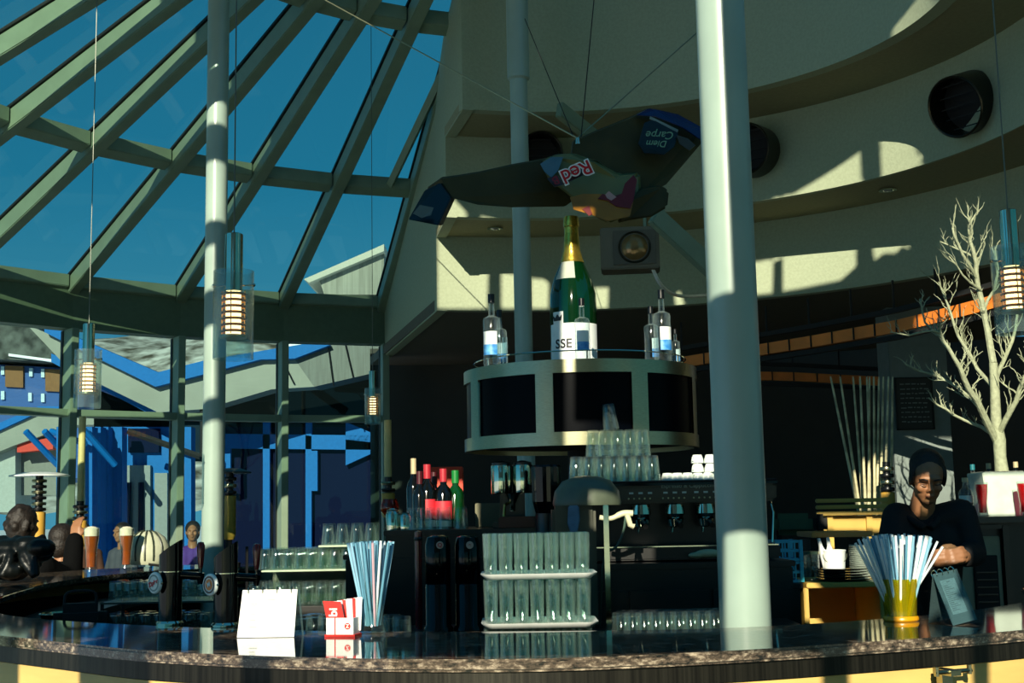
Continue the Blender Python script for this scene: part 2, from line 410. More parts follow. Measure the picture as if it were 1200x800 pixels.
outer = [Vector((-3.8, 1.9)), Vector((2.7, 1.9)), Vector((2.7, 12)), Vector((-3.8, 12))]
vs = list(outer); es = [(0, 1), (1, 2), (2, 3), (3, 0)]
for h in holes:
    o0 = len(vs); vs += h; n = len(h); es += [(o0 + i, o0 + (i + 1) % n) for i in range(n)]
cd = geometry.delaunay_2d_cdt(vs, es, [], 0, 1e-5)
def inside(p, poly):
    c = False; n = len(poly); j = n - 1
    for i in range(n):
        a, b = poly[i], poly[j]
        if (a.y > p.y) != (b.y > p.y) and p.x < (b.x - a.x) * (p.y - a.y) / (b.y - a.y) + a.x: c = not c
        j = i
    return c
vv = cd[0]; keep = []
for f in cd[2]:
    c = sum((vv[i] for i in f), Vector((0, 0))) / len(f)
    if inside(c, outer) and not any(inside(c, h) for h in holes): keep.append(tuple(f))
mb = MB(); mb.add([(v.x, WY, v.y) for v in vv], keep)
mb.add([(v.x, WY - .02, v.y) for v in vv], [tuple(reversed(f)) for f in keep])
FG = thin_glass('light_tint_glass', (.56, .62, .48), .4, .02)  # panes added out of view to tint and dim the incoming daylight
struct(MB().add([(-3.8, WY, .02), (2.7, WY, .02), (2.7, WY, 1.9), (-3.8, WY, 1.9)], [(0, 1, 2, 3)]), 'window_20', FG, 'added unseen pane tinting the light, low behind the viewer')
struct(MB().add([(2.72, WY, .02), (7.4, WY, .02), (7.4, WY, 5.5), (2.72, WY, 5.5)], [(0, 1, 2, 3)]), 'window_21', FG, 'added unseen pane tinting the light, tall behind the viewer at right')
struct(MB().add([(7.5, WY, .02), (7.5, 5, .02), (7.5, 5, 5.5), (7.5, WY, 5.5)], [(0, 1, 2, 3)]), 'window_22', FG, 'added unseen pane tinting the light, right of the viewer')
for x_ in (-2.2, -.6, 1.0, 2.71, 4.2, 5.8, 7.4): struct(MB().box((x_, WY + .03, 2.75 if x_ > 2 else .95), (.06, .06, 5.5 if x_ > 2 else 1.9)), 'window_post', STEELP, 'steel post of the glazing behind the viewer')
struct(mb, 'sun_mask_wall', mat('sun_mask', (150, 150, 135), .8), 'added unseen wall behind the viewer, pierced to place the sun patches')

# ------------------------------------------------------------------ outside
SNOW = mat('snow', (236, 240, 244), .8, bump=.3, nscale=2)
CLAD = mat('grey_cladding', (128, 136, 126), .5, noise_amt=.1, nscale=1.5)
CLADD = mat('ribbed_cladding', (84, 94, 90), .5, noise_amt=.2, nscale=6, stretch=(8, 1, .4))
BLUE = mat('blue_paint', (4, 106, 182), .6, spec=.2)
NAVY = mat('navy_panel', (1, 14, 48), .6, spec=.05)
def poly_out(pts, Y, th, name, m, parent=None, org=None):
    mb = MB(); mb.prism([at(x, y, Y) for x, y in pts], (0, th, 0)); return mb.build(name, m, parent, origin=org)
struct(MB().add([(-160, -160, -.12), (160, -160, -.12), (160, 200, -.2), (-160, 200, -.2)], [(0, 1, 2, 3)]), 'snow_ground', SNOW, 'snow-covered ground outside the glass front')
# mountain
mb = MB(); nx, ny = 60, 24; vs = []; fs = []
for j in range(ny):
    for i in range(nx):
        x = -330 + i * 9; y = 420 + j * 14
        h = 6 + 78 * min(1, j / 12) + 12 * noise.noise(Vector((x * .02, y * .02, 0))) + 5 * noise.noise(Vector((x * .08, y * .08, 3)))
        vs.append((x, y, h * (.5 + .5 * min(1, j / 5))))
for j in range(ny - 1):
    for i in range(nx - 1): fs.append((j * nx + i, j * nx + i + 1, (j + 1) * nx + i + 1, (j + 1) * nx + i))
mb.add(vs, fs)
struct(mb, 'mountain', mat('rocky_snow', (70, 66, 52), .9, rgb2=(205, 208, 200), nscale=.09, stretch=(1, 1, 3)), 'brown rocky mountain slope streaked with snow', smooth=True)
# blue house far left
org = at(40, 560, 34); org.z = -.1
h = thing('blue_house', 'blue house with brown shutters and a dark snow-edged roof beyond the glass', 'house', org)
poly_out([(-60, 424), (92, 432), (92, 560), (-60, 560)], 34, 6, 'wall', mat('house_blue', (36, 84, 150), .7), h, org)
poly_out([(-60, 376), (40, 378), (74, 424), (-60, 418)], 33.3, 7, 'roof', mat('dark_roof', (40, 46, 44), .9, rgb2=(96, 104, 100), nscale=3), h, org)
poly_out([(10, 414), (62, 421), (62, 424), (10, 417)], 33.2, .3, 'snow_edge', SNOW, h, org)
for x0, x1, y0, y1 in [(6, 27, 428, 453), (53, 73, 432, 458)]:
    poly_out([(x0, y0), (x1, y0 + 1), (x1, y1 + 1), (x0, y1)], 33.9, .1, 'shutter', mat('shutter_wood', (120, 84, 44), .7, stretch=(12, 1, .3), noise_amt=.3), h, org)
for x, y in [(3, 434), (36, 436), (50, 437), (3, 463), (35, 465), (50, 466)]:
    poly_out([(x - 2, y - 5), (x + 2, y - 5), (x + 2, y + 5), (x - 2, y + 5)], 33.92, .08, 'window', mat('pale_pane', (190, 215, 225), .2), h, org)
# entrance building with the folded grey roof
Yb = 19.0
org = at(250, 600, Yb); org.z = -.1
b = thing('entrance_building', 'modern blue entrance building with folded pale grey roof edge outside', 'building', org)
poly_out([(32, 381), (52, 389), (182, 453), (240, 438), (305, 421), (345, 420), (368, 453), (318, 456), (240, 479), (185, 483), (80, 432), (55, 405)], Yb - .6, .5, 'roof_edge', CLAD, b, org)
poly_out([(345, 420), (385, 404), (400, 400), (445, 405), (500, 400), (500, 420), (437, 437), (368, 453)], Yb - .6, .6, 'ribbed_roof_edge', CLADD, b, org)
poly_out([(52, 379), (185, 436), (240, 422), (330, 407), (375, 400), (387, 404), (345, 420), (305, 421), (240, 438), (182, 453), (52, 389)], Yb - .75, .7, 'blue_coping', BLUE, b, org)
poly_out([(60, 414), (110, 436), (180, 480), (170, 482), (104, 448), (60, 424)], Yb - .3, .3, 'blue_beam', BLUE, b, org)
for q in [[(330, 420), (345, 450)], [(385, 407), (391, 452)], [(405, 404), (414, 442)]]:
    m2 = MB(); m2.tube([at(q[0][0], q[0][1], Yb - .63), at(q[1][0], q[1][1], Yb - .63)], .012, 4); m2.build('panel_seam', GASKET, b, origin=org)
# body set back under the roof
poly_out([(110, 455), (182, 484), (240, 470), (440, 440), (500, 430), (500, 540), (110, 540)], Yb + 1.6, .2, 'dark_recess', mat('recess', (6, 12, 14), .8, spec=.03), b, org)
poly_out([(250, 500), (500, 500), (500, 720), (250, 720)], Yb + 1.0, .2, 'navy_glazing', NAVY, b, org)
for pts in [[(255, 508), (440, 510), (440, 527), (255, 525)], [(308, 494), (316, 494), (316, 700), (308, 700)], [(358, 492), (365, 492), (365, 700), (358, 700)], [(262, 525), (270, 525), (270, 600), (262, 600)],
            [(405, 494), (438, 508), (438, 530), (405, 545)], [(365, 528), (372, 528), (372, 575), (365, 575)]]:
    poly_out(pts, Yb + .85, .1, 'blue_frame', BLUE, b, org)
poly_out([(215, 498), (245, 498), (245, 530), (215, 530)], Yb + .9, .1, 'pale_panel', CLAD, b, org)
poly_out([(130, 500), (212, 500), (212, 720), (130, 720)], Yb + .7, .2, 'door_wall', BLUE, b, org)
poly_out([(145, 545), (176, 545), (176, 700), (145, 700)], Yb + .6, .1, 'grey_door', mat('door_grey', (120, 134, 134), .5), b, org)
poly_out([(181, 554), (196, 554), (196, 700), (181, 700)], Yb + .6, .1, 'grey_door', mat('door_grey', (120, 134, 134), .5), b, org)
for x in (147, 162): poly_out([(x, 565), (x + 6, 565), (x + 6, 640), (x, 640)], Yb + .55, .06, 'door_slot', NAVY, b, org)
poly_out([(150, 502), (186, 502), (186, 530), (150, 530)], Yb + .6, .1, 'navy_window', NAVY, b, org)
for x0, x1, Y in [(66, 78, 17.4), (100, 108, 18), (111, 118, 18.4), (121, 127, 18.7), (131, 143, 18.9), (198, 203, 18.6), (216, 224, 18.6)]:
    poly_out([(x0, 500), (x1, 500), (x1, 730), (x0, 730)], Y, .25, 'blue_column', BLUE, b, org)
for x in (97, 109, 119): poly_out([(x, 530), (x + 1.5, 530), (x + 1.5, 700), (x, 700)], Yb + .3, .1, 'steel_strip', STEELP, b, org)
for q in [[(95, 500), (135, 545)], [(30, 505), (68, 545)], [(52, 505), (75, 530)], [(100, 520), (60, 505)]]:
    m2 = MB(); m2.tube([at(q[0][0], q[0][1], 17.8), at(q[1][0], q[1][1], 18.2)], .045, 6); m2.build('blue_strut', BLUE, b, origin=org)
m2 = MB(); m2.tube([at(150, 505, 18.5), at(235, 535, 18.5)], .05, 6); m2.tube([at(238, 535, 18.5), at(238, 470, 18.5)], .05, 6); m2.build('dark_strut', BLACKM, b, origin=org)
# lower grey roof at the far left
org2 = at(30, 560, 24); org2.z = -.1
c = thing('snow_hut', 'low hut with a sloped grey roof and pale wall beyond the glass', 'hut', org2)
poly_out([(-40, 520), (34, 484), (90, 484), (128, 488), (132, 497), (84, 498), (16, 522), (-40, 545)], 24, .5, 'roof_edge', CLAD, c, org2)
poly_out([(-40, 512), (45, 476), (80, 476), (45, 483), (-40, 522)], 23.9, .5, 'blue_coping', BLUE, c, org2)
poly_out([(-40, 520), (18, 520), (18, 600), (-40, 600)], 24.3, 1, 'pale_wall', mat('hut_wall', (160, 170, 165), .7), c, org2)
poly_out([(20, 520), (62, 512), (62, 526), (20, 530)], 24.1, .3, 'red_sign', mat('red_sign', (200, 50, 30), .6), c, org2)
poly_out([(20, 530), (66, 526), (66, 580), (20, 580)], 24.6, .5, 'grey_board', mat('hut_grey', (120, 126, 120), .7), c, org2)
# metal-roofed hut on the right seen through the glass roof
org3 = at(400, 340, 60); org3.z = -.1
g = thing('hilltop_station', 'grey ribbed building with sloping roof seen through the glass roof', 'building', org3)
poly_out([(372, 322), (450, 290), (450, 345), (380, 345)], 60, 8, 'ribbed_wall', mat('station_rib', (118, 124, 116), .6, stretch=(6, 1, .2), nscale=1, noise_amt=.3), g, org3)
poly_out([(356, 327), (450, 286), (450, 294), (362, 331)], 59.5, 9, 'roof', mat('station_roof', (165, 170, 160), .6), g, org3)
struct(MB().hexa([at(300, 640, 60), at(560, 640, 60), at(560, 640, 60) + Vector((0, 20, 0)), at(300, 640, 60) + Vector((0, 20, 0)), at(345, 352, 60), at(480, 345, 60), at(480, 345, 60) + Vector((0, 20, 0)), at(345, 352, 60) + Vector((0, 20, 0))]), 'hill_slope', SNOW, 'snow slope carrying the upper station')

# ------------------------------------------------------------------ bar counter
OUT = [(-.55, 8.35), (-1.85, 8.2), (-2.65, 7.4), (-2.8, 6.2), (-2.55, 5.0), (-2.1, 4.2), (-1.7, 3.72), (-1.315, 3.375), (-1.131, 3.211), (-.814, 2.946), (-.4, 2.745), (-.012, 2.66), (.35, 2.71), (.73, 2.84), (1.183, 3.054), (1.65, 3.4), (2.1, 3.95), (2.35, 4.6)]
INN = [(-.55, 7.75), (-1.55, 7.65), (-2.1, 7.05), (-2.2, 6.2), (-2.05, 5.2), (-1.85, 4.55), (-1.72, 4.3), (-1.56, 4.08), (-1.3, 3.84), (-.987, 3.625), (-.6, 3.42), (-.229, 3.31), (.15, 3.25), (.559, 3.26), (1.0, 3.45), (1.40, 3.77), (1.65, 4.15), (1.78, 4.6)]
def offset2(pts, d):
    out = []
    for i, p in enumerate(pts):
        a = Vector(pts[max(0, i - 1)]); b2 = Vector(pts[min(len(pts) - 1, i + 1)]); t = (b2 - a).normalized(); out.append(Vector(p) + Vector((-t.y, t.x)) * d)
    return out
o2 = catmull([(x, y, 0) for x, y in OUT], 6); i2 = catmull([(x, y, 0) for x, y in INN], 6)
def strip(O2, I2, z0, z1):
    mb = MB(); n = len(O2); vs = []
    for p, q in zip(O2, I2): vs += [(p[0], p[1], z0), (p[0], p[1], z1), (q[0], q[1], z1), (q[0], q[1], z0)]
    fs = [(4 * i + k, 4 * i + (k + 1) % 4, 4 * i + 4 + (k + 1) % 4, 4 * i + 4 + k) for i in range(n - 1) for k in range(4)]
    fs += [(0, 1, 2, 3), (4 * n - 1, 4 * n - 2, 4 * n - 3, 4 * n - 4)]
    mb.add(vs, fs); return mb
def shrink(O2, I2, a, b): # move fractions towards each other (metres)
    A, B = [], []
    for p, q in zip(O2, I2):
        p, q = Vector((p[0], p[1])), Vector((q[0], q[1])); d = (q - p).normalized(); A.append(p + d * a); B.append(p + d * b)
    return A, B
GRAN = bpy.data.materials.new('granite'); GRAN.use_nodes = True
n_ = GRAN.node_tree; b_ = n_.nodes['Principled BSDF']; t_ = n_.nodes.new('ShaderNodeTexCoord')
v1 = n_.nodes.new('ShaderNodeTexNoise'); v1.inputs['Scale'].default_value = 55; v1.inputs['Detail'].default_value = 6; v1.inputs['Roughness'].default_value = .7
mp_ = n_.nodes.new('ShaderNodeMapping'); mp_.inputs['Scale'].default_value = (.6, 1.3, 1.3); n_.links.new(t_.outputs['Object'], mp_.inputs[0]); n_.links.new(mp_.outputs[0], v1.inputs['Vector'])
r1 = n_.nodes.new('ShaderNodeValToRGB'); el = r1.color_ramp.elements
el[0].position = .38; el[0].color = (*lin((24, 22, 20)), 1); el[1].position = .68; el[1].color = (*lin((188, 172, 150)), 1); q_ = el.new(.52); q_.color = (*lin((92, 78, 66)), 1)
n_.links.new(v1.outputs[0], r1.inputs[0]); n_.links.new(r1.outputs[0], b_.inputs['Base Color'])
b_.inputs['Roughness'].default_value = .05; b_.inputs['IOR'].default_value = 1.55
RIB = mat('dark_ribbed_metal', (38, 36, 30), .4, .6, stretch=(40, 1, .1), nscale=4, noise_amt=.5)
YW = mat('yellow_wood', (226, 188, 112), .5, nscale=3, noise_amt=.1, stretch=(1, 1, 6))
bar = thing('bar_counter', 'curved bar counter with polished speckled granite top and pale wood front', 'bar counter', (0, 4.5, 0))
BO = (0, 4.5, 0)
A, B = shrink(o2, i2, 0, 9); 
strip([(p[0], p[1]) for p in o2], [(p[0], p[1]) for p in i2], 1.074, 1.1).build('countertop', GRAN, bar, bevel=.006, origin=BO)
A, B = shrink(o2, i2, .016, .30)
strip(A, B, 1.034, 1.073).build('ribbed_fascia', RIB, bar, origin=BO)
A, B = shrink(o2, i2, .022, .2)
nseg = len(A); step = 9
for i in range(0, nseg - 1, step):
    j = min(nseg - 1, i + step)
    A_, B_ = A[i:j + 1], B[i:j + 1]
    mb = strip(A_, B_, .06, 1.032); mb.build('wood_panel', YW, bar, origin=BO)
A, B = shrink(o2, i2, .2, .26); strip(A, B, 0, .98).build('inner_wall', BLACKM, bar, origin=BO)
A, B = shrink(o2, i2, .25, .25)
I3 = [Vector((p[0], p[1])) for p in i2]; A2_, B2_ = shrink(i2, [(p[0] * .86 + .3 * .14, p[1] * .86 + 5.4 * .14) for p in i2], .01, .30)
strip(A2_, B2_, .955, .985).build('inner_worktop', mat('steel_top', (70, 74, 72), .35, 1), bar, origin=BO)
def near_out(x, y, off=0):
    """front edge frame of the bar below an image column"""
    best = min(o2, key=lambda p: abs((600 + F * ((p - EYE).dot(CR)) / ((p - EYE).dot(_W))) - x) + (99999 if p.y > 4 else 0)); return Vector((best.x, best.y, 0))
for x in (265, 1150):
    p = near_out(x, 0); p.z = 1.04; d = Vector((p.x - .15, p.y - 5.0, 0)).normalized(); tdir = Vector((-d.y, d.x, 0))
    m2 = MB(); m2.tube([p + d * .03 - tdir * .05 + Vector((0, 0, -.012)), p + d * .03 + tdir * .05 + Vector((0, 0, -.012))], .005, 8)
    m2.tube([p + d * .03 - tdir * .045, p + d * .03 - tdir * .045 + Vector((0, 0, -.02))], .006, 6)
    m2.tube([p + d * .03 + tdir * .045, p + d * .03 + tdir * .045 + Vector((0, 0, -.02))], .006, 6)
    m2.box(p + d * .0 + Vector((0, 0, -.2)), (.028, .02, .38), math.atan2(tdir.y, tdir.x)); m2.box(p - d * .01 + Vector((0, 0, -.015)), (.028, .1, .012), math.atan2(tdir.y, tdir.x))
    m2.build('bracket', SS, bar, smooth=True, origin=BO)

# ------------------------------------------------------------------ steel columns
def column(x0, y0, x1, y1, Y0, rad, zb, zt, label, sleeve=None):
    b0 = at(x0, y0, Y0); a = Vector((b0.x, b0.y, zb))
    t = thing('steel_column', label, 'column', a)
    MB().lathe([(0, 0), (rad, 0), (rad, zt - zb), (0, zt - zb)], 40).build('shaft', PILLAR, t, smooth=True)
    if sleeve: MB().lathe([(rad, sleeve - zb), (rad * 1.28, sleeve - zb + .01), (rad * 1.28, zt - zb), (0, zt - zb)], 40).build('upper_sleeve', PILLAR, t, smooth=True)
    return t
cR = column(874, 735, 0, 0, 3.37, .066, 0, 4.6, 'thick pale steel column right of centre behind the bar top')
cL = column(249, 650, 0, 0, 7.2, .062, 0, 4.9, 'pale steel column on the left beside the glass pendant lamps')
cM = column(614, 410, 0, 0, 7.4, .052, 0, 5.3, 'slim pale steel column rising behind the screen ring', 3.95)
for t_c in (cR, cL, cM): MB().lathe([(.064, 0), (.1, 0), (.1, .015), (.064, .015)], 32).build('floor_flange', SS, t_c)

# ------------------------------------------------------------------ fixtures of the ceiling
def duct(px, py, r, w, label, skew=(0, 0, -.1), ln=.17):
    c = on_cyl(px, py, r); n = (Vector((CX, CY, 0)) - Vector((c.x, c.y, 0))).normalized()
    t = thing('round_wall_duct', label, 'duct', (c.x, c.y, c.z), 0, 'round ducts in the middle band')
    ax = (n + Vector(skew)).normalized(); M = ax.to_track_quat('Z', 'Y').to_matrix()
    MB().lathe([(w, -.05), (w, ln), (w * .96, ln + .005), (w * .92, ln), (w * .92, -.05)], 40, mtx=M).build('tube', mat('dark_duct', (44, 40, 30), .35, .5), t, smooth=True)
    MB().lathe([(0, .005), (w * .9, .005)], 40, mtx=M).build('back_disc', BLACKM, t)
    m = MB()
    for k in range(5): m.box(M @ Vector((0, -w * .7 + w * .35 * k, ln * .5)), (w * 1.5 * math.cos((k - 2) * .42), .006, .02), mtx=M)
    m.build('louvre', BLACKM, t)
    return t
duct(1136, 120, 2.40, .172, 'black round duct sticking out of the curved wall at upper right', (0, -.3, -.42), .14)
duct(884, 178, 2.36, .17, 'black round duct half hidden behind the thick pale column')
duct(632, 185, 2.36, .15, 'black round duct behind the slim pale column')
def downlight(px, py, z, label):
    c = atz(px, py, z); t = thing('recessed_downlight', label, 'ceiling light', (c.x, c.y, z))
    MB().lathe([(.055, 0), (.055, -.006), (.04, -.008), (.036, -.002)], 28).build('rim', CHROME, t, smooth=True)
    MB().ball((0, 0, -.004), .03, 12, (1, 1, .5)).build('lamp', mat('lamp_face', (200, 200, 190), .1, .5), t, smooth=True)
downlight(580, 267, Z2 - .006, 'small recessed downlight above the slim pale column')
downlight(1040, 222, Z2 - .006, 'small recessed downlight above the white branch tree')

# boxed floodlight
c = at(738, 290, 7.9); t = thing('boxed_spotlight', 'square grey boxed spotlight with round lens below the flying wing', 'spotlight', c, R_(-6))
MB().box((0, .1, 0), (.37, .2, .27)).build('box', mat('box_grey', (120, 112, 92), .6), t, bevel=.008)
MB().box((.03, -.005, 0), (.27, .012, .22)).build('front_plate', mat('plate_grey', (96, 90, 74), .5), t, bevel=.003)
M90 = Matrix.Rotation(R_(90), 3, 'X')
MB().lathe([(.0, .03), (.05, .028), (.075, .012), (.085, 0)], 32, (.03, -.008, 0), M90).build('lens', mat('amber_lens', (150, 116, 70), .15, .3), t, smooth=True)
MB().lathe([(.085, 0), (.1, .012), (.105, 0)], 32, (.03, -.008, 0), M90).build('bezel', mat('bezel', (60, 56, 44), .3, .5), t, smooth=True)
MB().tube([(.1, .15, .12), (.1, .15, .5)], .012, 8).build('hanger_rod', STEELP, t)
# steel struts behind the wing
def strut(name, a, b, Ya, Yb_, w, label, m=STEELP):
    A = at(*a, Ya); B = at(*b, Yb_); d = (B - A); L = d.length; q = d.to_track_quat('X', 'Z').to_matrix()
    mb = MB(); mb.box((L / 2, 0, 0), (L, .05, w)); t = mb.build(name, m, None, bevel=.006, origin=(0, 0, 0)); t.matrix_world = Matrix.Translation(A) @ q.to_4x4(); return tag(t, label, 'strut')
strut('steel_strut', (655, 128), (705, 168), 7.55, 7.9, .1, 'flat pale strut running from the slim column to the curved wall')
strut('steel_strut', (766, 252), (842, 322), 7.0, 7.2, .11, 'flat pale strut sloping down beside the boxed spotlight')
tag(MB().tube(catmull([at(764, 312, 7.95), at(772, 330, 8), at(784, 342, 8.2), at(802, 347, 8.6), at(835, 345, 8.86)], 6), .012, 6).build('white_cable', WHITE, smooth=True), 'white cable curving beside the column above the right bottles', 'cable')
# hanging track of orange wood slats on the right
ORW = mat('orange_wood', (232, 128, 44), .55, nscale=3, noise_amt=.2)
def beam_strip(pts, Y0, Y1, h, name, m, label, cat):
    """ring rail following points in the view, depth runs from Y0 to Y1"""
    n = len(pts); P = [at(x, y, Y0 + (Y1 - Y0) * i / (n - 1)) for i, (x, y) in enumerate(pts)]
    mb = MB(); vs = []
    for p in P: vs += [p + Vector((0, 0, -h / 2)), p + Vector((0, 0, h / 2)), p + Vector((.02, .05, h / 2)), p + Vector((.02, .05, -h / 2))]
    fs = [(4 * i + k, 4 * i + (k + 1) % 4, 4 * i + 4 + (k + 1) % 4, 4 * i + 4 + k) for i in range(n - 1) for k in range(4)] + [(0, 1, 2, 3), (4 * n - 1, 4 * n - 2, 4 * n - 3, 4 * n - 4)]
    mb.add(vs, fs); return mb, P
def slat_rail(pts, Y0, Y1, h, label):
    P0 = at(*pts[0], Y0); t = thing('wooden_ceiling_rail', label, 'ceiling rail', P0)
    mb, P = beam_strip(pts, Y0, Y1, h, '', None, '', ''); mb.build('orange_board', ORW, t, origin=P0)
    mb, _ = beam_strip([(x, y - 1) for x, y in pts], Y0, Y1, .03, '', None, '', '')
    for dz, m in ((h / 2 + .055, BLACKM), (-h / 2 - .035, BLACKM)):
        k = MB(); k.add([v + Vector((-.005, -.01, dz)) for v in mb.v], mb.f)
        k.build('dark_track', m, t, origin=P0)
    k = MB()
    for i in range(0, len(P) - 1):
        for f in (0, .5):
            p = P[i].lerp(P[i + 1], f); k = MB(); k.box(p + Vector((0, -.004, 0)), (.008, .012, h)); k.build('joint', BLACKM, t, origin=P0)
            if f == 0: k = MB(); k.box(p + Vector((0, .02, h / 2 + .15)), (.012, .012, .2)); k.build('hanger', BLACKM, t, origin=P0)
slat_rail([(800, 424), (850, 416), (900, 408), (950, 400), (1000, 391), (1050, 382), (1100, 370), (1150, 357), (1210, 340)], 9.0, 7.0, .075, 'long orange board rail hung under the ceiling at right')
slat_rail([(880, 440), (930, 441), (985, 444), (1046, 447)], 10.4, 10.2, .07, 'shorter orange board rail further back at right')

# ------------------------------------------------------------------ suspended flying wing
FW = 5.6
org = at(700, 220, FW)
w = thing('flying_wing_model', 'dark hanging flying wing model with red lettering on its pod', 'model aircraft', org)
DKW = mat('wing_dark', (72, 62, 34), .6, spec=.15, nscale=5, noise_amt=.15)
def plate(pts, off, name, m, bevel=.004):
    mb = MB(); mb.prism([at(x, y, Y) for x, y, Y in pts], off); return mb.build(name, m, w, origin=org, bevel=bevel)
up = Vector((0, .10, .035))
plate([(500, 221, 5.5), (517, 210, 5.45), (560, 203, 5.5), (600, 194, 5.55), (645, 186, 5.6), (672, 196, 5.6), (690, 222, 5.55), (662, 242, 5.5), (600, 243, 5.45), (560, 240, 5.4), (530, 232, 5.4)], up, 'left_wing', DKW)
plate([(672, 166, 5.65), (700, 154, 5.7), (740, 138, 5.75), (760, 128, 5.8), (792, 134, 5.8), (822, 150, 5.8), (822, 168, 5.75), (800, 194, 5.65), (781, 216, 5.6), (745, 235, 5.55), (700, 240, 5.5), (668, 200, 5.55)], up, 'right_wing', DKW)
plate([(497, 223, 5.42), (515, 214, 5.42), (528, 232, 5.38), (513, 264, 5.30), (478, 257, 5.32)], Vector((.02, .05, .01)), 'winglet', mat('winglet_dark', (10, 24, 26), .3))
plate([(484, 250, 5.29), (492, 240, 5.30), (508, 243, 5.30), (505, 252, 5.28), (494, 255, 5.28)], Vector((0, .004, 0)), 'winglet_emblem', mat('pale_emblem', (90, 100, 92), .5), 0)
plate([(760, 127, 5.72), (768, 128, 5.72), (795, 134, 5.72), (824, 150, 5.72), (824, 166, 5.68), (800, 150, 5.68), (768, 137, 5.70), (745, 135, 5.72)], Vector((0, .03, .01)), 'blue_tip', mat('tip_blue', (14, 24, 74), .25))
plate([(762, 136, 5.66), (795, 152, 5.64), (794, 155, 5.64), (761, 139, 5.66)], Vector((0, .004, 0)), 'pale_stripe', mat('pale_stripe', (120, 135, 130), .4), 0)
plate([(755, 144, 5.66), (765, 140, 5.66), (795, 156, 5.62), (790, 172, 5.60), (778, 181, 5.58), (755, 179, 5.60), (748, 168, 5.62)], Vector((0, .006, 0)), 'black_patch', mat('patch_black', (8, 14, 12), .4), 0)
plate([(793, 158, 5.60), (806, 162, 5.60), (815, 170, 5.60), (808, 176, 5.60), (796, 168, 5.60)], Vector((0, .006, 0)), 'tip_lettering', mat('tip_grey', (50, 58, 58), .4), 0)
# pod
plate([(632, 191, 5.42), (645, 182, 5.45), (668, 181, 5.45), (696, 192, 5.42), (722, 206, 5.42), (747, 204, 5.45), (748, 222, 5.40), (740, 252, 5.30), (712, 262, 5.28), (690, 250, 5.30), (665, 228, 5.34), (642, 210, 5.38)], Vector((.03, .16, .05)), 'pod', mat('pod_olive', (112, 108, 66), .4, nscale=3, noise_amt=.2, spec=.25), .012)
plate([(748, 222, 5.38), (775, 218, 5.42), (784, 224, 5.42), (782, 243, 5.36), (764, 254, 5.32), (738, 258, 5.30), (722, 262, 5.28), (740, 236, 5.32)], Vector((.02, .18, .05)), 'tail_box', DKW, .01)
plate([(633, 192, 5.405), (646, 184, 5.41), (660, 184, 5.41), (654, 200, 5.37), (646, 208, 5.355), (638, 201, 5.38)], Vector((0, .006, 0)), 'nose_cap', mat('nose_blue', (80, 104, 112), .2), 0)
def pod_at(x, y): # front face of the pod leans towards the viewer at its lower end
    return at(x, y, 5.36 - .0015 * (y - 181))
def decal(pts, name, m, d=0.0):
    mb = MB(); P = [pod_at(x, y) + Vector((0, -.012 - d, 0)) for x, y in pts]; mb.prism(P, (0, .004, 0)); return mb.build(name, m, w, origin=org)
decal([(672, 246), (668, 232), (682, 228), (705, 228), (730, 236), (742, 236), (738, 254), (712, 260), (692, 252)], 'yellow_sun', mat('sun_yellow', (140, 92, 10), .35, nscale=9, noise_amt=.2))
decal([(742, 206), (746, 212), (742, 236), (738, 245), (722, 243), (712, 236), (700, 234), (706, 228), (716, 232), (728, 228), (732, 216)], 'red_bull_mark', mat('bull_red', (96, 10, 14), .5), .004)
decal([(709, 229), (713, 225), (722, 232), (716, 236), (711, 233)], 'bull_head_outline', mat('pale_pink', (190, 140, 130), .4), .006)
decal([(682, 246), (690, 242), (694, 252), (690, 254)], 'small_red_mark', mat('bull_red', (96, 10, 14), .5), .006)
decal([(688, 190), (696, 200), (660, 217), (655, 206)], 'lettering_panel', mat('panel_dark', (60, 28, 22), .4), .002)
decal([(641, 210), (653, 206), (660, 217), (650, 220)], 'lettering_panel', mat('panel_dark2', (50, 40, 44), .4), .002)
up_ = Vector((.39, 0, -.92)); xd = Vector((-.92, 0, -.39))
mt = frame(pod_at(675, 203) + Vector((0, -.032, 0)) - org, xd, up_)
text('lettering_outline', 'Red', .086, WHITE, w, mt, .001, .0065)
text('lettering', 'Red', .086, mat('letter_red', (190, 8, 22), .4), w, mt @ Matrix.Translation((0, 0, .003)), .001, .0008)
text('lettering', 'B', .05, mat('letter_dim', (120, 20, 40), .4), w, frame(pod_at(651, 213) + Vector((0, -.03, 0)) - org, xd, up_), .001, .001)
text('script_lettering', 'Carpe', .05, mat('script_green', (110, 150, 120), .5), w, frame(at(774, 158, 5.56) - org, Vector((-1, 0, .05)), Vector((.05, 0, -1))), .001, .0003, shear=.3)
text('script_lettering', 'Diem', .042, mat('script_green', (110, 150, 120), .5), w, frame(at(770, 168, 5.56) - org, Vector((-1, 0, .05)), Vector((.05, 0, -1))), .001, .0003, shear=.3)
MB().lathe([(0, 0), (.012, 0), (.008, .03), (0, .035)], 12, at(677, 164, 5.6) - org + Vector((0, 0, -.02))).build('hook', CHROME, w, smooth=True)
def wire(name, pts, rad, label, m=CHROME, cat='wire', group=None):
    return tag(MB().tube(pts, rad, 6).build(name, m, smooth=True), label, cat, group)
hk = at(677, 162, 5.6)
STEELW = mat('wire_steel', (150, 150, 120), .35, .7)
wire('suspension_wire', [hk, at(370, -6, 6.6)], .0035, 'steel wire running up left from the flying wing hook', STEELW)
wire('suspension_wire', [hk, at(835, 22, 6.2)], .0035, 'steel wire running up right from the flying wing hook', STEELW)
wire('suspension_wire', [at(681, 160, 5.6), at(697, -10, 5.8)], .0025, 'thin dark wire rising almost straight above the flying wing', BLACKM)
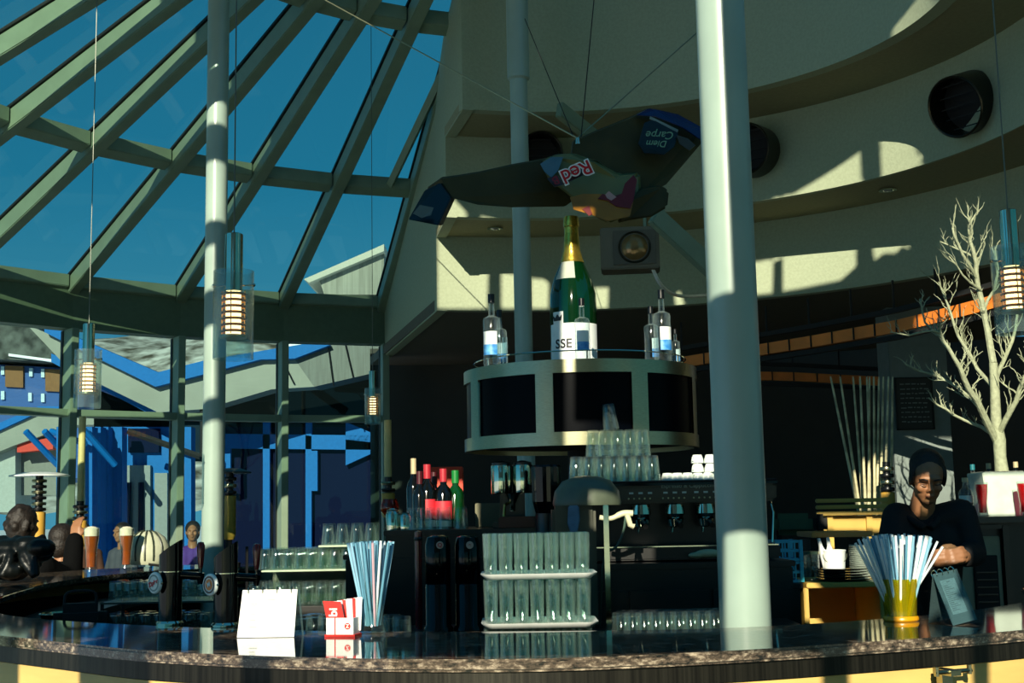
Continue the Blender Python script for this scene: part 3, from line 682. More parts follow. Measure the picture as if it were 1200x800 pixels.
wire('suspension_wire', [at(672, 160, 5.9), at(615, 22, 7.1)], .0025, 'thin dark wire slanting from the flying wing to the slim column', BLACKM)

# ------------------------------------------------------------------ pendant lamps
WARM = (1, .62, .26)
def bulb_mat(s): return mat('glowing_tube_%d' % s, (255, 220, 160), .4, emit=(1, .66, .30), estr=s)
GOLD = mat('gold_ring', (190, 140, 60), .3, .8)
def pendant(name, px, top, bot, gtop, gbot, ccx, Y, label, wire_top):
    a = at(px, bot, Y); z = lambda y: (at(px, y, Y).z - a.z)
    k = z(gtop) - z(gbot); r = .225 * k
    t = thing('pendant_lamp', label, 'pendant lamp', at(px, gbot, Y), 0, 'pendant lamps above the bar'); H = k
    MB().lathe([(r, 0), (r, H), (r - .003, H), (r - .003, 0), (r, 0)], 40).build('glass_cylinder', LAMPGLASS, t, smooth=True)
    mt_ = z(top) - z(gbot)
    MB().lathe([(0, H * .77), (.1 * H, H * .77), (.1 * H, mt_), (.02, mt_ + .004), (0, mt_ + .004)], 28).build('metal_sleeve', CHROME, t, smooth=True)
    b = MB().lathe([(0, H * .28), (.085 * H, H * .28), (.085 * H, H * .76), (0, H * .76)], 20).build('light_tube', bulb_mat(4), t, smooth=True)
    m = MB()
    for q in range(7): zz = H * (.3 + .07 * q); m.lathe([(.13 * H, zz), (.145 * H, zz + .004), (.13 * H, zz + .008), (.12 * H, zz + .004), (.13 * H, zz)], 24)
    for an in range(4): m.tube([(.13 * H * math.cos(an * PI / 2), .13 * H * math.sin(an * PI / 2), H * .28), (.13 * H * math.cos(an * PI / 2), .13 * H * math.sin(an * PI / 2), H * .78)], .0015, 4)
    m.build('ring_cage', GOLD, t, smooth=True)
    MB().lathe([(0, H * .24), (.15 * H, H * .24), (.15 * H, H * .27), (0, H * .27)], 24).build('base_disc', SS, t)
    m = MB(); m.tube([(-r * .98, 0, H * .84), (r * .98, 0, H * .84)], .003, 6)
    m.ball((r, 0, H * .84), .006, 8); m.ball((-r, 0, H * .84), .006, 8); m.build('cross_pin', CHROME, t, smooth=True)
    top_w = (at(px, wire_top, Y).z - t.location.z)
    MB().tube([(0, 0, mt_), (0, 0, top_w)], .0022, 6).build('cable', mat('cable_grey', (100, 104, 94), .4, .4), t)
    return t
pendant('p', 273, 275, 420, 318, 421, 0, 3.8, 'large glowing glass pendant lamp in front of the left column', -60)
pendant('p', 102, 380, 478, 410, 478, 0, 6.0, 'glowing glass pendant lamp at far left before the mountain view', -10)
pendant('p', 437, 435, 497, 455, 497, 0, 8.7, 'smallest glowing glass pendant lamp by the dark recess', -10)
pendant('p', 1191, 247, 390, 289, 391, 0, 3.8, 'large glowing glass pendant lamp in front of the white tree', -60)

# ------------------------------------------------------------------ screen ring
c0 = at(680, 470, 5.5); RR = .5
zt, zb = 1.975, 1.635
zt = at(680, 420, 5.0).z; zb = at(680, 521, 5.0).z
rg = thing('screen_ring', 'round brushed steel housing with dark screens above the bar centre', 'screen housing', (c0.x, c0.y, zb)); H = zt - zb
MB().lathe([(RR - .02, 0), (RR, 0), (RR, H * .155), (RR - .02, H * .155), (RR - .02, 0)], 96).build('lower_rim', SS, rg, smooth=True)
MB().lathe([(RR - .02, H * .845), (RR, H * .845), (RR, H), (RR - .02, H), (RR - .02, H * .845)], 96).build('upper_rim', SS, rg, smooth=True)
MB().lathe([(0, H - .012), (RR - .02, H - .012), (RR - .02, H - .002), (0, H - .002)], 64).build('top_plate', mat('top_plate', (60, 62, 56), .4, .5), rg)
MB().lathe([(0, .02), (RR - .02, .02), (RR - .02, .03), (0, .03)], 64).build('bottom_plate', BLACKM, rg)
SCR = mat('screen_glass', (2, 4, 9), .3, spec=.05)
for k in range(8):
    ang = R_(-90 + 3 + 45 * k); hw = R_(18.4)
    MB().lathe([(RR - .012, H * .155), (RR - .012, H * .845), (RR - .022, H * .845), (RR - .022, H * .155), (RR - .012, H * .155)], 10, a0=ang - hw, a1=ang + hw).build('screen', SCR, rg, smooth=True)
    a2 = ang + R_(22.5); hp = R_(4.2)
    MB().lathe([(RR - .001, H * .155), (RR - .001, H * .845), (RR - .022, H * .845), (RR - .022, H * .155), (RR - .001, H * .155)], 4, a0=a2 - hp, a1=a2 + hp).build('upright', SS, rg, smooth=True)
zr = at(683, 410, 5.04).z - zb
m = MB(); m.lathe([(RR - .045 + .003 * math.cos(q * PI / 3), zr + .003 * math.sin(q * PI / 3)) for q in range(7)], 72)
for k in range(6): a = R_(-89 + 60 * k); m.tube([((RR - .045) * math.cos(a), (RR - .045) * math.sin(a), H - .004), ((RR - .045) * math.cos(a), (RR - .045) * math.sin(a), zr)], .003, 6)
m.build('guard_rail', CHROME, rg, smooth=True)
for k in range(3):
    a = R_(30 + 120 * k); MB().tube([(.2 * math.cos(a), .2 * math.sin(a), H - .008), (.2 * math.cos(a) * .8, .2 * math.sin(a) * .8, 3.4 - .3 * 0)], .001, 4) if False else None
t = thing('ring_post', 'black post carrying the screen ring', 'post', (c0.x, c0.y, 1.201)); MB().lathe([(0, 0), (.06, 0), (.06, zb - 1.2), (0, zb - 1.2)], 24).build('shaft', BLACKM, t, smooth=True); MB().lathe([(.06, 0), (.1, 0), (.1, .012), (.06, .014)], 24).build('flange', BLACKM, t)

# bottles
def bottle(name, label, cat, loc, prof, glass, parts=(), group=None, n=24, rz=0):
    t = thing(name, label, cat, loc, rz, group)
    MB().lathe(prof, n).build('glass_body', glass, t, smooth=True)
    for nm, pr, m, a0, a1 in parts:
        MB().lathe(pr, n if a1 is None else 12, a0=a0, a1=a1).build(nm, m, t, smooth=True)
    return t
VB = thin_glass('vodka_glass', (.86, .92, .93), .95, .03, edge=.3)
def vodka(px, base, Y, s, label, turn, group='clear bottles on the screen ring'):
    t = bottle('vodka_bottle', label, 'bottle', (at(px, base, Y).x, Y, zt), [(0, 0), (.034 * s, 0), (.036 * s, .01 * s), (.036 * s, .19 * s), (.033 * s, .2 * s), (.013 * s, .21 * s), (.012 * s, .262 * s), (.0, .262 * s)], VB,
               [('stopper', [(0, .264 * s), (.014 * s, .264 * s), (.014 * s, .3 * s), (0, .3 * s)], BLACK, 0, None)], group)
    for nm, z0, z1, m in (('label', .088, .142, WHITE), ('blue_label', .045, .088, mat('label_blue', (20, 120, 205), .4, nscale=30, noise_amt=.3, rgb2=(110, 180, 225)))):
        MB().lathe([(.0365 * s, z0 * s), (.0372 * s, z0 * s), (.0372 * s, z1 * s), (.0365 * s, z1 * s)], 12, a0=R_(turn - 50), a1=R_(turn + 50)).build(nm, m, t, smooth=True)
    return t
vodka(577, 428, 5.22, 1.0, 'clear bottle with white and blue label at the left end of the ring', -105)
vodka(586, 424, 5.38, .86, 'clear bottle half hidden behind the leftmost bottle', 60)
vodka(683, 416, 5.08, .84, 'clear bottle with blue label in front of the big green bottle', -88)
vodka(777, 418, 5.16, .98, 'tallest clear bottle at the right end of the ring', -60)
vodka(764, 418, 5.28, .82, 'smaller dark-capped clear bottle beside the tallest right bottle', 30)
vodka(792, 418, 5.34, .52, 'short clear bottle at the far right of the ring', 30)
sq = thing('square_glass', 'narrow straight clear glass right of the leftmost bottles', 'glass', (at(592, 424, 5.3).x, 5.3, zt))
MB().lathe([(.012, 0), (.012, .13), (.010, .13), (.010, .01), (0, .01)], 12).build('bowl', VB, sq, smooth=True)
Y = 5.55; xx = at(673, 408, Y).x; zbt = zt; K = (at(673, 254, Y).z - zbt)
CH = mat('green_glass', (4, 38, 14), .06, coat=.6)
t = thing('champagne_bottle', 'oversized dark green champagne bottle with gold foil neck', 'bottle', (xx, Y, zbt))
R0 = K * .148
MB().lathe([(0, 0), (R0 * .9, 0), (R0, .012), (R0, K * .40), (R0 * .97, K * .50), (R0 * .8, K * .60), (R0 * .5, K * .70), (R0 * .34, K * .78), (R0 * .28, K * .9), (R0 * .27, K * .97), (0, K * .97)], 48).build('glass_body', CH, t, smooth=True)
MB().lathe([(R0 * .52, K * .70), (R0 * .36, K * .78), (R0 * .30, K * .9), (R0 * .30, K * .93), (R0 * .34, K * .935), (R0 * .34, K * .96), (R0 * .3, K), (0, K * 1.0)], 32).build('gold_foil', mat('gold_foil', (226, 190, 80), .25, .9, bump=.3, nscale=40), t, smooth=True)
MB().lathe([(R0 * .84, K * .585), (R0 * .60, K * .675), (R0 * .53, K * .70)], 32, a0=R_(-150), a1=R_(-85)).build('neck_label', mat('neck_label', (180, 186, 170), .5), t, smooth=True)
MB().lathe([(R0 * 1.012, K * .04), (R0 * 1.012, K * .30)], 24, a0=R_(-165), a1=R_(-20)).build('label', WHITE, t, smooth=True)
MB().lathe([(R0 * 1.012, K * .30), (R0 * 1.012, K * .375)], 12, a0=R_(-150), a1=R_(-118)).build('crown_label', WHITE, t, smooth=True)
DK = mat('label_ink', (24, 24, 26), .5)
for ch, da in (('S', -135), ('S', -120), ('E', -105)):
    a = R_(da); p = Vector((R0 * 1.02 * math.cos(a), R0 * 1.02 * math.sin(a), K * .17)); nrm = Vector((math.cos(a), math.sin(a), 0))
    text('label_letter', ch, .055, DK, t, frame(p, nrm.cross(Vector((0, 0, -1))), (0, 0, 1)), .0005, .001)
m = MB(); a = R_(-134); p = Vector((R0 * 1.02 * math.cos(a), R0 * 1.02 * math.sin(a), K * .325)); tg = Vector((-math.sin(a), math.cos(a), 0)); nn = Vector((math.cos(a), math.sin(a), 0)) * .002
m.prism([p + tg * u + Vector((0, 0, v)) for u, v in ((-.025, .02), (-.02, -.005), (.02, -.005), (.026, .02), (.012, .008), (0, .024), (-.012, .008))], nn); m.build('crown_mark', DK, t)

# ------------------------------------------------------------------ bar-top things
def tumbler(r0, r1, h, name='tumbler', th=.0016, n=14):
    """clear glass standing at the origin, mouth up"""
    return MB().lathe([(0, 0), (r0 * .9, 0), (r0, .003), (r0 + (r1 - r0) * .5, h * .5), (r1, h), (r1 - th, h), (r0 + (r1 - r0) * .5 - th, h * .5), (r0 - th, .01), (0, .008)], n)
GL = {}
def glass_at(kind, loc, rot, label, group):
    if kind not in GL:
        r0, r1, h, inv = {'highball': (.0165, .0195, .108, 0), 'cup': (.024, .032, .10, 1), 'low': (.026, .03, .085, 1), 'beer': (.024, .03, .125, 1), 'rack': (.025, .031, .115, 1), 'stem': (.024, .03, .14, 1)}[kind]
        mb = tumbler(r0, r1, h)
        if inv: mb.v = [Vector((v.x, v.y, h - v.z)) for v in mb.v]
        o = mb.build(kind, CUPGLASS, None, smooth=True, origin=(0, 0, 0)); GL[kind] = o.data; bpy.data.objects.remove(o)
    o = bpy.data.objects.new('drinking_glass', GL[kind]); COL.objects.link(o); o.location = loc
    if rot: o.rotation_euler = rot
    tag(o, label, 'glass', group); return o
rnd = random.Random(4)
# stacked trays of highball glasses
TY = 3.455; tx = at(632, 727, TY).x
for lev, (z, lb, gp) in enumerate([(.987, 'clear glass in the hidden lowest layer under the two white trays', 'glasses under the lower tray'), (1.112, 'clear straight glass packed on the lower white tray', 'glasses on the lower white tray'), (1.231, 'clear straight glass packed on the upper white tray', 'glasses on the upper white tray')]):
    for j in range(4):
        for i in range(7): glass_at('highball', (tx - .005 + (i - 3) * .0405 + rnd.uniform(-.0008, .0008), TY + (j - 1.5) * .043, z), None, lb, gp)
def tray(z, label, w=.30, d=.21):
    t = thing('serving_tray', label, 'tray', (tx, TY, z))
    def rr(w, d, r, zz): return [Vector((sx * (w / 2 - r) + r * math.cos(a), sy * (d / 2 - r) + r * math.sin(a), zz)) for sx, sy, a0 in ((1, 1, 0), (-1, 1, 90), (-1, -1, 180), (1, -1, 270)) for a in [R_(a0 + 22.5 * k) for k in range(5)]]
    rings = [rr(w - .03, d - .03, .02, 0), rr(w, d, .03, .012), rr(w + .004, d + .004, .03, .015), rr(w - .008, d - .008, .03, .014), rr(w - .036, d - .036, .02, .004)]
    mb = MB(); n = len(rings[0]); vs = [v for r in rings for v in r]
    fs = [(a * n + k, a * n + (k + 1) % n, (a + 1) * n + (k + 1) % n, (a + 1) * n + k) for a in range(4) for k in range(n)] + [tuple(reversed(range(n))), tuple(range(4 * n, 5 * n))]
    mb.add(vs, fs).build('tray_body', WHITE, t, smooth=True)
    return t
tray(1.0965, 'lower white tray of the glass stack behind the bar edge'); tray(1.2215, 'upper white tray of the glass stack, holding clear glasses')
# upturned glasses on the worktop right of the trays
for j in range(2):
    for i in range(9):
        x = 728 + i * 13.6 + (j * 5); p = at(x, 730, 3.44 + .062 * j + .002 * i)
        glass_at('stem', (p.x, p.y, .987), None, 'upturned clear glass in the row between tray stack and thick column', 'upturned glasses right of the trays')
for x, Y, lb, gp in [(446, 3.48, 'upturned clear glass behind the glass of blue straws', 'glasses behind the blue straws'), (460, 3.52, 0, 0), (471, 3.47, 0, 0), (356, 3.56, 'upturned clear glass between the white menu and the red box', 'glasses behind the white menu'), (369, 3.6, 0, 0), (383, 3.56, 0, 0)]:
    if lb: L_, G_ = lb, gp
    p = at(x, 730, Y); glass_at('stem', (p.x, p.y, .987), None, L_, G_)

# straws
STW = [mat('straw_blue', (140, 190, 215), .35), mat('straw_pale', (225, 236, 240), .35), mat('straw_pink', (205, 170, 182), .35), mat('straw_teal', (100, 155, 180), .35)]
def straws(base, n, rb, rt, h, label, group, mats, seed, tilt=0, Lm=.21, out=()):
    rr_ = random.Random(seed); lib = []
    for m in mats:
        me = MB().lathe([(.0032, 0), (.0032, Lm), (.0025, Lm), (.0025, 0), (.0032, 0)], 8).build('straw', m, None, smooth=True, origin=(0, 0, 0)); lib.append(me.data); bpy.data.objects.remove(me)
    for k in range(n):
        a = rr_.uniform(0, 2 * PI); q = math.sqrt(rr_.uniform(.02, 1))
        b0 = Vector((math.cos(a) * q * rb, math.sin(a) * q * rb, .008)); a2 = a + rr_.uniform(-.3, .3)
        b1 = Vector((math.cos(a2) * q * rt + tilt, math.sin(a2) * q * rt, h))
        if k < len(out): b1 = Vector(out[k])
        d = (b1 - b0).normalized(); o = bpy.data.objects.new('drinking_straw', lib[rr_.randrange(len(lib))]); COL.objects.link(o)
        o.location = Vector(base) + b0; o.rotation_mode = 'QUATERNION'; o.rotation_quaternion = d.to_track_quat('Z', 'Y'); tag(o, label, 'straw', group)
p = atz(437, 742, 1.1)
t = thing('straw_glass', 'tall narrow clear glass holding blue straws on the bar', 'glass', p)
MB().lathe([(0, 0), (.03, 0), (.031, .012), (.027, .02), (.031, .13), (.0295, .13), (.0255, .022), (0, .014)], 28).build('bowl', CUPGLASS, t, smooth=True)
straws(p + Vector((0, 0, .012)), 46, .02, .06, .195, 'blue translucent straw in the tall clear glass', 'blue straws in the clear glass', [STW[0], STW[3], STW[0], STW[1], STW[3], STW[2]], 3, 0)
p = atz(1056, 727, 1.1)
t = thing('yellow_beaker', 'yellow translucent plastic beaker holding white straws on the bar', 'beaker', p)
YEL = thin_glass('yellow_plastic', (.80, .72, .05), .7, .05, milky=.2, milk=(200, 184, 6))
MB().lathe([(0, 0), (.04, 0), (.043, .006), (.040, .016), (.041, .03), (.046, .106), (.0445, .106), (.0395, .03), (.0385, .012), (0, .008)], 36).build('beaker_body', YEL, t, smooth=True)
MB().lathe([(.0415, .0), (.0445, .003), (.0445, .009), (.0415, .013)], 36).build('foot_ring', mat('orange_ring', (214, 150, 10), .3), t, smooth=True)
straws(p + Vector((0, 0, .004)), 60, .024, .092, .185, 'pale straw standing in the yellow beaker', 'pale straws in the yellow beaker', [STW[1], STW[1], STW[0], STW[3], WHITE], 8, -.008, out=((.10, -.02, .165), (.098, .0, .18), (.09, .02, .18), (-.10, .0, .18), (-.104, -.02, .178)))

# menus
def ruled(par, o, xd, up, w, h, rows, m, rs):
    mb = MB(); o = Vector(o); xd = Vector(xd).normalized(); up = Vector(up).normalized(); nn = xd.cross(up) * .0004
    for z, x0, x1 in rows:
        a = o + xd * (x0 * w) + up * (z * h); mb.prism([a, a + xd * ((x1 - x0) * w), a + xd * ((x1 - x0) * w) + up * rs, a + up * rs], nn)
    return mb.build('printed_lines', m, par)
INK = mat('grey_print', (150, 160, 160), .6)
p = atz(311, 747, 1.1); t = thing('table_menu', 'white landscape ring-bound table menu standing on the bar', 'menu', (p.x, p.y, 1.1), R_(-3))
wM, hM = .142, .118
u = Vector((0, math.sin(R_(14)), math.cos(R_(14)))); ub = Vector((0, -math.sin(R_(14)), math.cos(R_(14)))); X1 = Vector((1, 0, 0))
mb = MB(); mb.prism([(-wM / 2, 0, .001), (wM / 2, 0, .001), Vector((wM / 2 + .002, 0, 0)) + u * hM, Vector((-wM / 2 + .006, 0, 0)) + u * hM], (0, .0015, 0)); mb.build('front_page', PAPER, t)
mb = MB(); dB = 2 * math.sin(R_(14)) * hM
mb.prism([(-wM / 2 + .008, dB, .001), (wM / 2 + .012, dB, .001), Vector((wM / 2 + .008, dB, 0)) + ub * hM, Vector((-wM / 2 + .008, dB, 0)) + ub * hM], (0, .0015, 0)); mb.build('back_cover', CLEARP, t)
for k in range(4):
    c_ = u * hM + Vector((-.05 + k * .036, .002, -.002)); a_ = [c_ + Vector((0, .009 * math.cos(q * PI / 5), .009 * math.sin(q * PI / 5))) for q in range(10)]
    MB().tube(a_ + [a_[0]], .0013, 6).build('binder_ring', CHROME, t, smooth=True)
ruled(t, Vector((0, -.0012, 0)), X1, u, wM, hM, [(.78, -.02, .13), (.70, -.3, -.18), (.66, -.3, -.2), (.58, -.3, -.16), (.48, -.3, -.2), (.44, -.3, -.18), (.36, -.3, -.19), (.30, -.3, -.2), (.22, -.3, -.16)], INK, .0018)
pl_, pr_ = atz(1117, 733, 1.1), atz(1152, 730, 1.1); p = pl_
t = thing('table_menu', 'clear portrait ring-bound table menu with a printed sheet, beside the yellow beaker', 'menu', (p.x, p.y, 1.1))
xd = Vector((pr_.x - pl_.x, pr_.y - pl_.y, 0)).normalized(); nb = Vector((-xd.y, xd.x, 0)); xd = (xd + Vector((0, 0, .12))).normalized(); wR, hR = .078, .128
u = (Vector((0, 0, 1)) * math.cos(R_(17)) + nb * math.sin(R_(17)) - xd * .14).normalized(); ub = (Vector((0, 0, 1)) * math.cos(R_(17)) - nb * math.sin(R_(17)) - xd * .14).normalized()
Q = Vector((0, 0, .001)); PB = mat('menu_backing', (70, 100, 108), .35)
mb = MB(); mb.prism([Q, Q + xd * wR, Q + xd * wR + u * hR, Q + u * hR], nb * .002); mb.build('front_page', PB, t)
q0 = Q + xd * .013 + u * .024 - nb * .0006; mb = MB(); mb.prism([q0, q0 + xd * .052, q0 + xd * .052 + u * .086, q0 + u * .086], nb * .0004); mb.build('printed_sheet', mat('sheet_pale', (168, 190, 202), .5), t)
ruled(t, q0 + xd * .026 - nb * .0004, xd, u, .052, .086, [(.92, -.12, .12)] + [(.82 - k * .055, -.42, -.42 + .3 + .35 * ((k * 7) % 3) / 2) for k in range(14)], mat('sheet_ink', (70, 84, 96), .6), .0014)
dB = nb * (2 * math.sin(R_(17)) * hR)
mb = MB(); mb.prism([Q + dB - xd * .002, Q + dB + xd * wR, Q + dB + xd * wR + ub * hR, Q + dB + ub * hR], nb * .002); mb.build('back_cover', CLEARP, t)
mb = MB(); s_ = Q - nb * .004 - xd * .004; mb.prism([s_, s_ + xd * (wR + .008), s_ + xd * (wR + .008) + u * (hR + .002), s_ + u * (hR + .002)], nb * .001); mb.build('clear_sleeve', CLEARP, t)
for k in range(4):
    c_ = Q + u * hR + xd * (.008 + k * .02) + nb * .003; a_ = [c_ + nb * .009 * math.cos(q * PI / 6) + Vector((0, 0, .009 * math.sin(q * PI / 6))) for q in range(12)]
    MB().tube(a_ + [a_[0]], .0013, 6).build('binder_ring', CHROME, t, smooth=True)

# red and white box of matches / coasters
p = atz(399, 746, 1.1); t = thing('sachet_box', 'small red and white box of thin sachets on the bar', 'sachet box', (p.x, p.y, 1.1), R_(-12))
RED = mat('box_red', (214, 34, 26), .45)
MB().box((0, .02, .003), (.078, .052, .006)).build('red_foot', RED, t)
m = MB()
for c_, d_ in [((0, -.004, .026), (.070, .002, .04)), ((0, .044, .026), (.070, .002, .04)), ((-.034, .02, .026), (.002, .046, .04)), ((.034, .02, .026), (.002, .046, .04))]: m.box(c_, d_)
m.build('white_sleeve', WHITE, t)
MB().box((-.012, -.0054, .026), (.003, .0008, .04)).build('red_stripe', RED, t)
MB().lathe([(.0, 0), (.008, 0)], 16, (.02, -.0058, .026), M90).build('round_logo', RED, t)
text('logo_letter', 'Z', .012, WHITE, t, frame((.02, -.0062, .026), (1, 0, 0), (0, 0, 1)), .0002, .0003)
tl = Vector((-.22, 0, 1)).normalized()
mb = MB(); q0 = Vector((-.033, -.001, .03)); mb.prism([q0, q0 + Vector((.046, 0, 0)), q0 + Vector((.046, 0, 0)) + tl * .056, q0 + tl * .058], (0, .002, 0)); fc = mb.build('red_sachet', RED, t)
text('sachet_letters', 'bi', .03, WHITE, t, frame(q0 + Vector((.022, -.0012, 0)) + tl * .03, Vector((0, 0, 1)), Vector((-1, 0, 0))), .0002, .0008)
for k in range(10):
    q0 = Vector((-.02 + k * .0052, .004 + .0035 * k, .012)); mb = MB(); tl2 = Vector((-.22 + .03 * k, 0, 1)).normalized()
    mb.prism([q0, q0 + Vector((.012, .004, 0)), q0 + Vector((.012, .004, 0)) + tl2 * (.072 + .001 * k), q0 + tl2 * (.072 + .001 * k)], (0, .0012, 0)); mb.build('sachet', [PAPER, RED, PAPER][k % 3], t)

# beer taps
def tap(px, py, base_y, htop, badge_m, badge_txt, label, txt_m):
    p = atz(px, base_y, 1.1); r = .032; t = thing('beer_tap', label, 'beer tap', (p.x, p.y, 1.1)); H = at(px, htop, p.y).z - 1.1
    n = 32; vs = [(0, 0, 0)]; mb = MB(); ring = lambda z, k=1: [(r * k * math.cos(2 * PI * i / n), r * k * math.sin(2 * PI * i / n), z) for i in range(n)]
    top = [(x, y, H - .022 + (x / r) * .022 + (-y / r) * -.0) for x, y, z in ring(0)]
    v = ring(0) + [(x, y, z) for x, y, z in ring(H - .06)] + top
    mb.add(v, [(a * n + i, a * n + (i + 1) % n, (a + 1) * n + (i + 1) % n, (a + 1) * n + i) for a in range(2) for i in range(n)] + [tuple(range(2 * n, 3 * n)), tuple(reversed(range(n)))])
    mb.build('tower', BLACKG, t, smooth=True)
    MB().lathe([(r, 0), (r * 1.2, 0), (r * 1.2, .006), (r * 1.03, .012)], 32).build('base_ring', CHROME, t, smooth=True)
    MB().lathe([(r * 1.02, H * .62), (r * 1.02, H * .63)], 32).build('seam_ring', CHROME, t, smooth=True)
    dn = Vector((-.62, -.78, 0)).normalized(); Mq = dn.to_track_quat('Z', 'Y').to_matrix(); c_ = dn * (r + .012) + Vector((-.006, 0, H * .50)); rb = .030
    bd = MB().lathe([(0, -.012), (rb * .6, -.012), (rb, -.002), (rb, .002), (rb * .9, .005), (0, .005)], 32, c_, Mq).build('badge', mat('badge_white', (225, 235, 230), .25), t, smooth=True)
    MB().lathe([(rb * .62, .0056), (rb * .78, .0056), (rb * .78, .0062), (rb * .62, .0062)], 32, c_, Mq).build('badge_ring', badge_m, bd)
    MB().lathe([(0, .0056), (rb * .5, .0056)], 32, c_, Mq).build('badge_centre', txt_m[0], bd)
    text('badge_letters', badge_txt, .017, txt_m[1], bd, frame(c_ + dn * .0068, Vector((0, 0, 1)).cross(dn), Vector((0, 0, 1))) @ Matrix.Rotation(R_(20), 4, 'Z'), .0002, .0006)
    for s in (-1, 1): MB().ball(c_ + Vector((0, 0, 1)).cross(dn) * s * rb, .004, 8).build('badge_stud', CHROME, bd, smooth=True)
    m = MB(); m.tube([(r * .8, 0, H * .58), (r + .055, 0, H * .56)], .011, 12); m.tube([(r + .052, 0, H * .60), (r + .052, 0, H * .47)], [.012, .007], 12); m.build('spout', BLACKG, t, smooth=True)
    MB().lathe([(.004, H * .60), (.005, H * .64), (.007, H * .66)], 12, (r + .052, 0, 0)).build('lever_stem', CHROME, t, smooth=True)
    MB().lathe([(0, H * .65), (.006, H * .65), (.0085, H * .72), (.011, H * .86), (.0115, H * .92), (.008, H * .96), (0, H * .97)], 16, (r + .052, 0, 0)).build('lever_handle', mat('handle_red', (110, 8, 16), .25, coat=.4), t, smooth=True)
    return t
tap(199, 0, 732, 632, mat('badge_rim', (120, 150, 145), .3), 'Zipfer', 'black beer tap with white round badge and red lettering, leftmost', (mat('badge_face', (225, 235, 230), .25), mat('letter_red', (190, 8, 22), .4)))
tap(264, 0, 734, 634, mat('badge_black', (14, 14, 14), .3), 'M', 'black beer tap with black and gold round badge beside the white menu', (mat('badge_gold', (170, 110, 50), .3, .4), WHITE))

# ------------------------------------------------------------------ island under the screens
def cabinet(name, x0, x1, y0, y1, z0, z1, m, label, cat='cabinet', doors=0, top=None, dm=None):
    t = thing(name, label, cat, ((x0 + x1) / 2, (y0 + y1) / 2, z0)); w, d, h = x1 - x0, y1 - y0, z1 - z0
    MB().box((0, 0, h / 2 - .01), (w, d, h - .02)).build('carcass', m, t, bevel=.004)
    MB().box((0, -.005, h - .01), (w + .02, d + .01, .02)).build('top_board', top or m, t, bevel=.003)
    for k in range(doors):
        dw = w / doors; cx_ = -w / 2 + dw * (k + .5); dr = MB().box((cx_, -d / 2 - .008, h * .48), (dw - .012, .015, h * .88)).build('door', dm or m, t, bevel=.003)
        MB().tube([(cx_ + dw * .3, -d / 2 - .03, h * .6), (cx_ + dw * .3, -d / 2 - .03, h * .8)], .005, 8).build('door_handle', SS, dr, smooth=True)
    return t
BC = mat('bar_black', (18, 18, 17), .35)
cabinet('back_cabinet', -.50, .07, 5.0, 5.85, 0, 1.33, BC, 'black back cabinet carrying the wine bottles', doors=2)
cabinet('machine_bench', .10, 1.0, 4.7, 5.9, 0, 1.2, BC, 'black bench carrying the coffee machine', 'bench', doors=3)
# coffee machine
mx0, mx1, my0, my1 = at(668, 600, 4.8).x, .98, 4.82, 5.32; zb_ = 1.201; zt_ = at(760, 566, 4.9).z
t = thing('coffee_machine', 'wide black espresso machine with chrome group heads under the cups', 'coffee machine', ((mx0 + mx1) / 2, (my0 + my1) / 2, zb_)); W, D, H = mx1 - mx0, my1 - my0, zt_ - zb_
MB().box((0, .08, H / 2 + .01), (W - .04, D - .16, H - .05)).build('body', BC, t, bevel=.01)
MB().box((0, -.0, H * .86), (W, D, H * .24)).build('control_hood', mat('hood_grey', (52, 52, 44), .35, .3), t, bevel=.012)
MB().box((0, 0, H - .006), (W + .01, D + .01, .01)).build('cup_shelf', BLACKG, t, bevel=.003)
m = MB()
for k in range(2): m.tube([(-W / 2, -D / 2 + .01 + k * (D - .02), H + .004), (W / 2, -D / 2 + .01 + k * (D - .02), H + .004)], .004, 8)
m.build('rail', BLACKM, t, smooth=True)
MB().box((0, -.02, .03), (W, D, .05)).build('drip_tray', BC, t, bevel=.006); MB().box((0, -D / 2 - .021, .055), (W * .98, .006, .004)).build('tray_edge', CHROME, t)
text('front_lettering', 'Espresso & Cappuccino', .022, mat('print_pale', (150, 150, 130), .5), t, frame((.06, -D / 2 - .001, H * .955), (1, 0, 0), (0, 0, 1)), .0003, .0002)
for g in range(3):
    gx = at((752, 792, 828)[g], 600, 4.85).x - (mx0 + mx1) / 2
    for k in range(5): MB().lathe([(0, 0), (.0035, 0), (.003, .003), (0, .003)], 10, (gx - .05 + k * .02, -D / 2 - .0, H * .80), M90).build('button', mat('button_pale', (200, 190, 140), .4), t)  # buttons in one plain pale colour
    for k in range(3): MB().box((gx - .04 + k * .035, -D / 2 - .001, H * .87), (.016, .004, .007)).build('display', mat('pale_display', (190, 200, 190), .4), t)
    h_ = MB().lathe([(0, H * .72), (.035, H * .72), (.038, H * .60), (.03, H * .56), (0, H * .56)], 24, (gx, -D / 2 + .06, 0)).build('group_head', CHROME, t, smooth=True)
    MB().lathe([(.028, H * .56), (.034, H * .53), (.028, H * .44), (.01, H * .42), (0, H * .42)], 20, (gx, -D / 2 + .06, 0)).build('filter_holder', CHROME, h_, smooth=True)
    MB().tube([(gx, -D / 2 + .03, H * .50), (gx, -D / 2 - .06, H * .47), (gx, -D / 2 - .10, H * .45)], [.008, .012, .010], 10).build('holder_grip', BLACK, h_, smooth=True)
    MB().tube([(gx - .01, -D / 2 + .06, H * .43), (gx - .014, -D / 2 + .06, H * .36)], .004, 8).build('double_spout', CHROME, h_, smooth=True)
for gx in (-W * .47, W * .47): MB().tube([(gx, -D / 2 + .02, H * .75), (gx, -D / 2 - .03, H * .6), (gx - .01, -D / 2 - .04, H * .22)], .004, 8).build('steam_wand', CHROME, t, smooth=True)
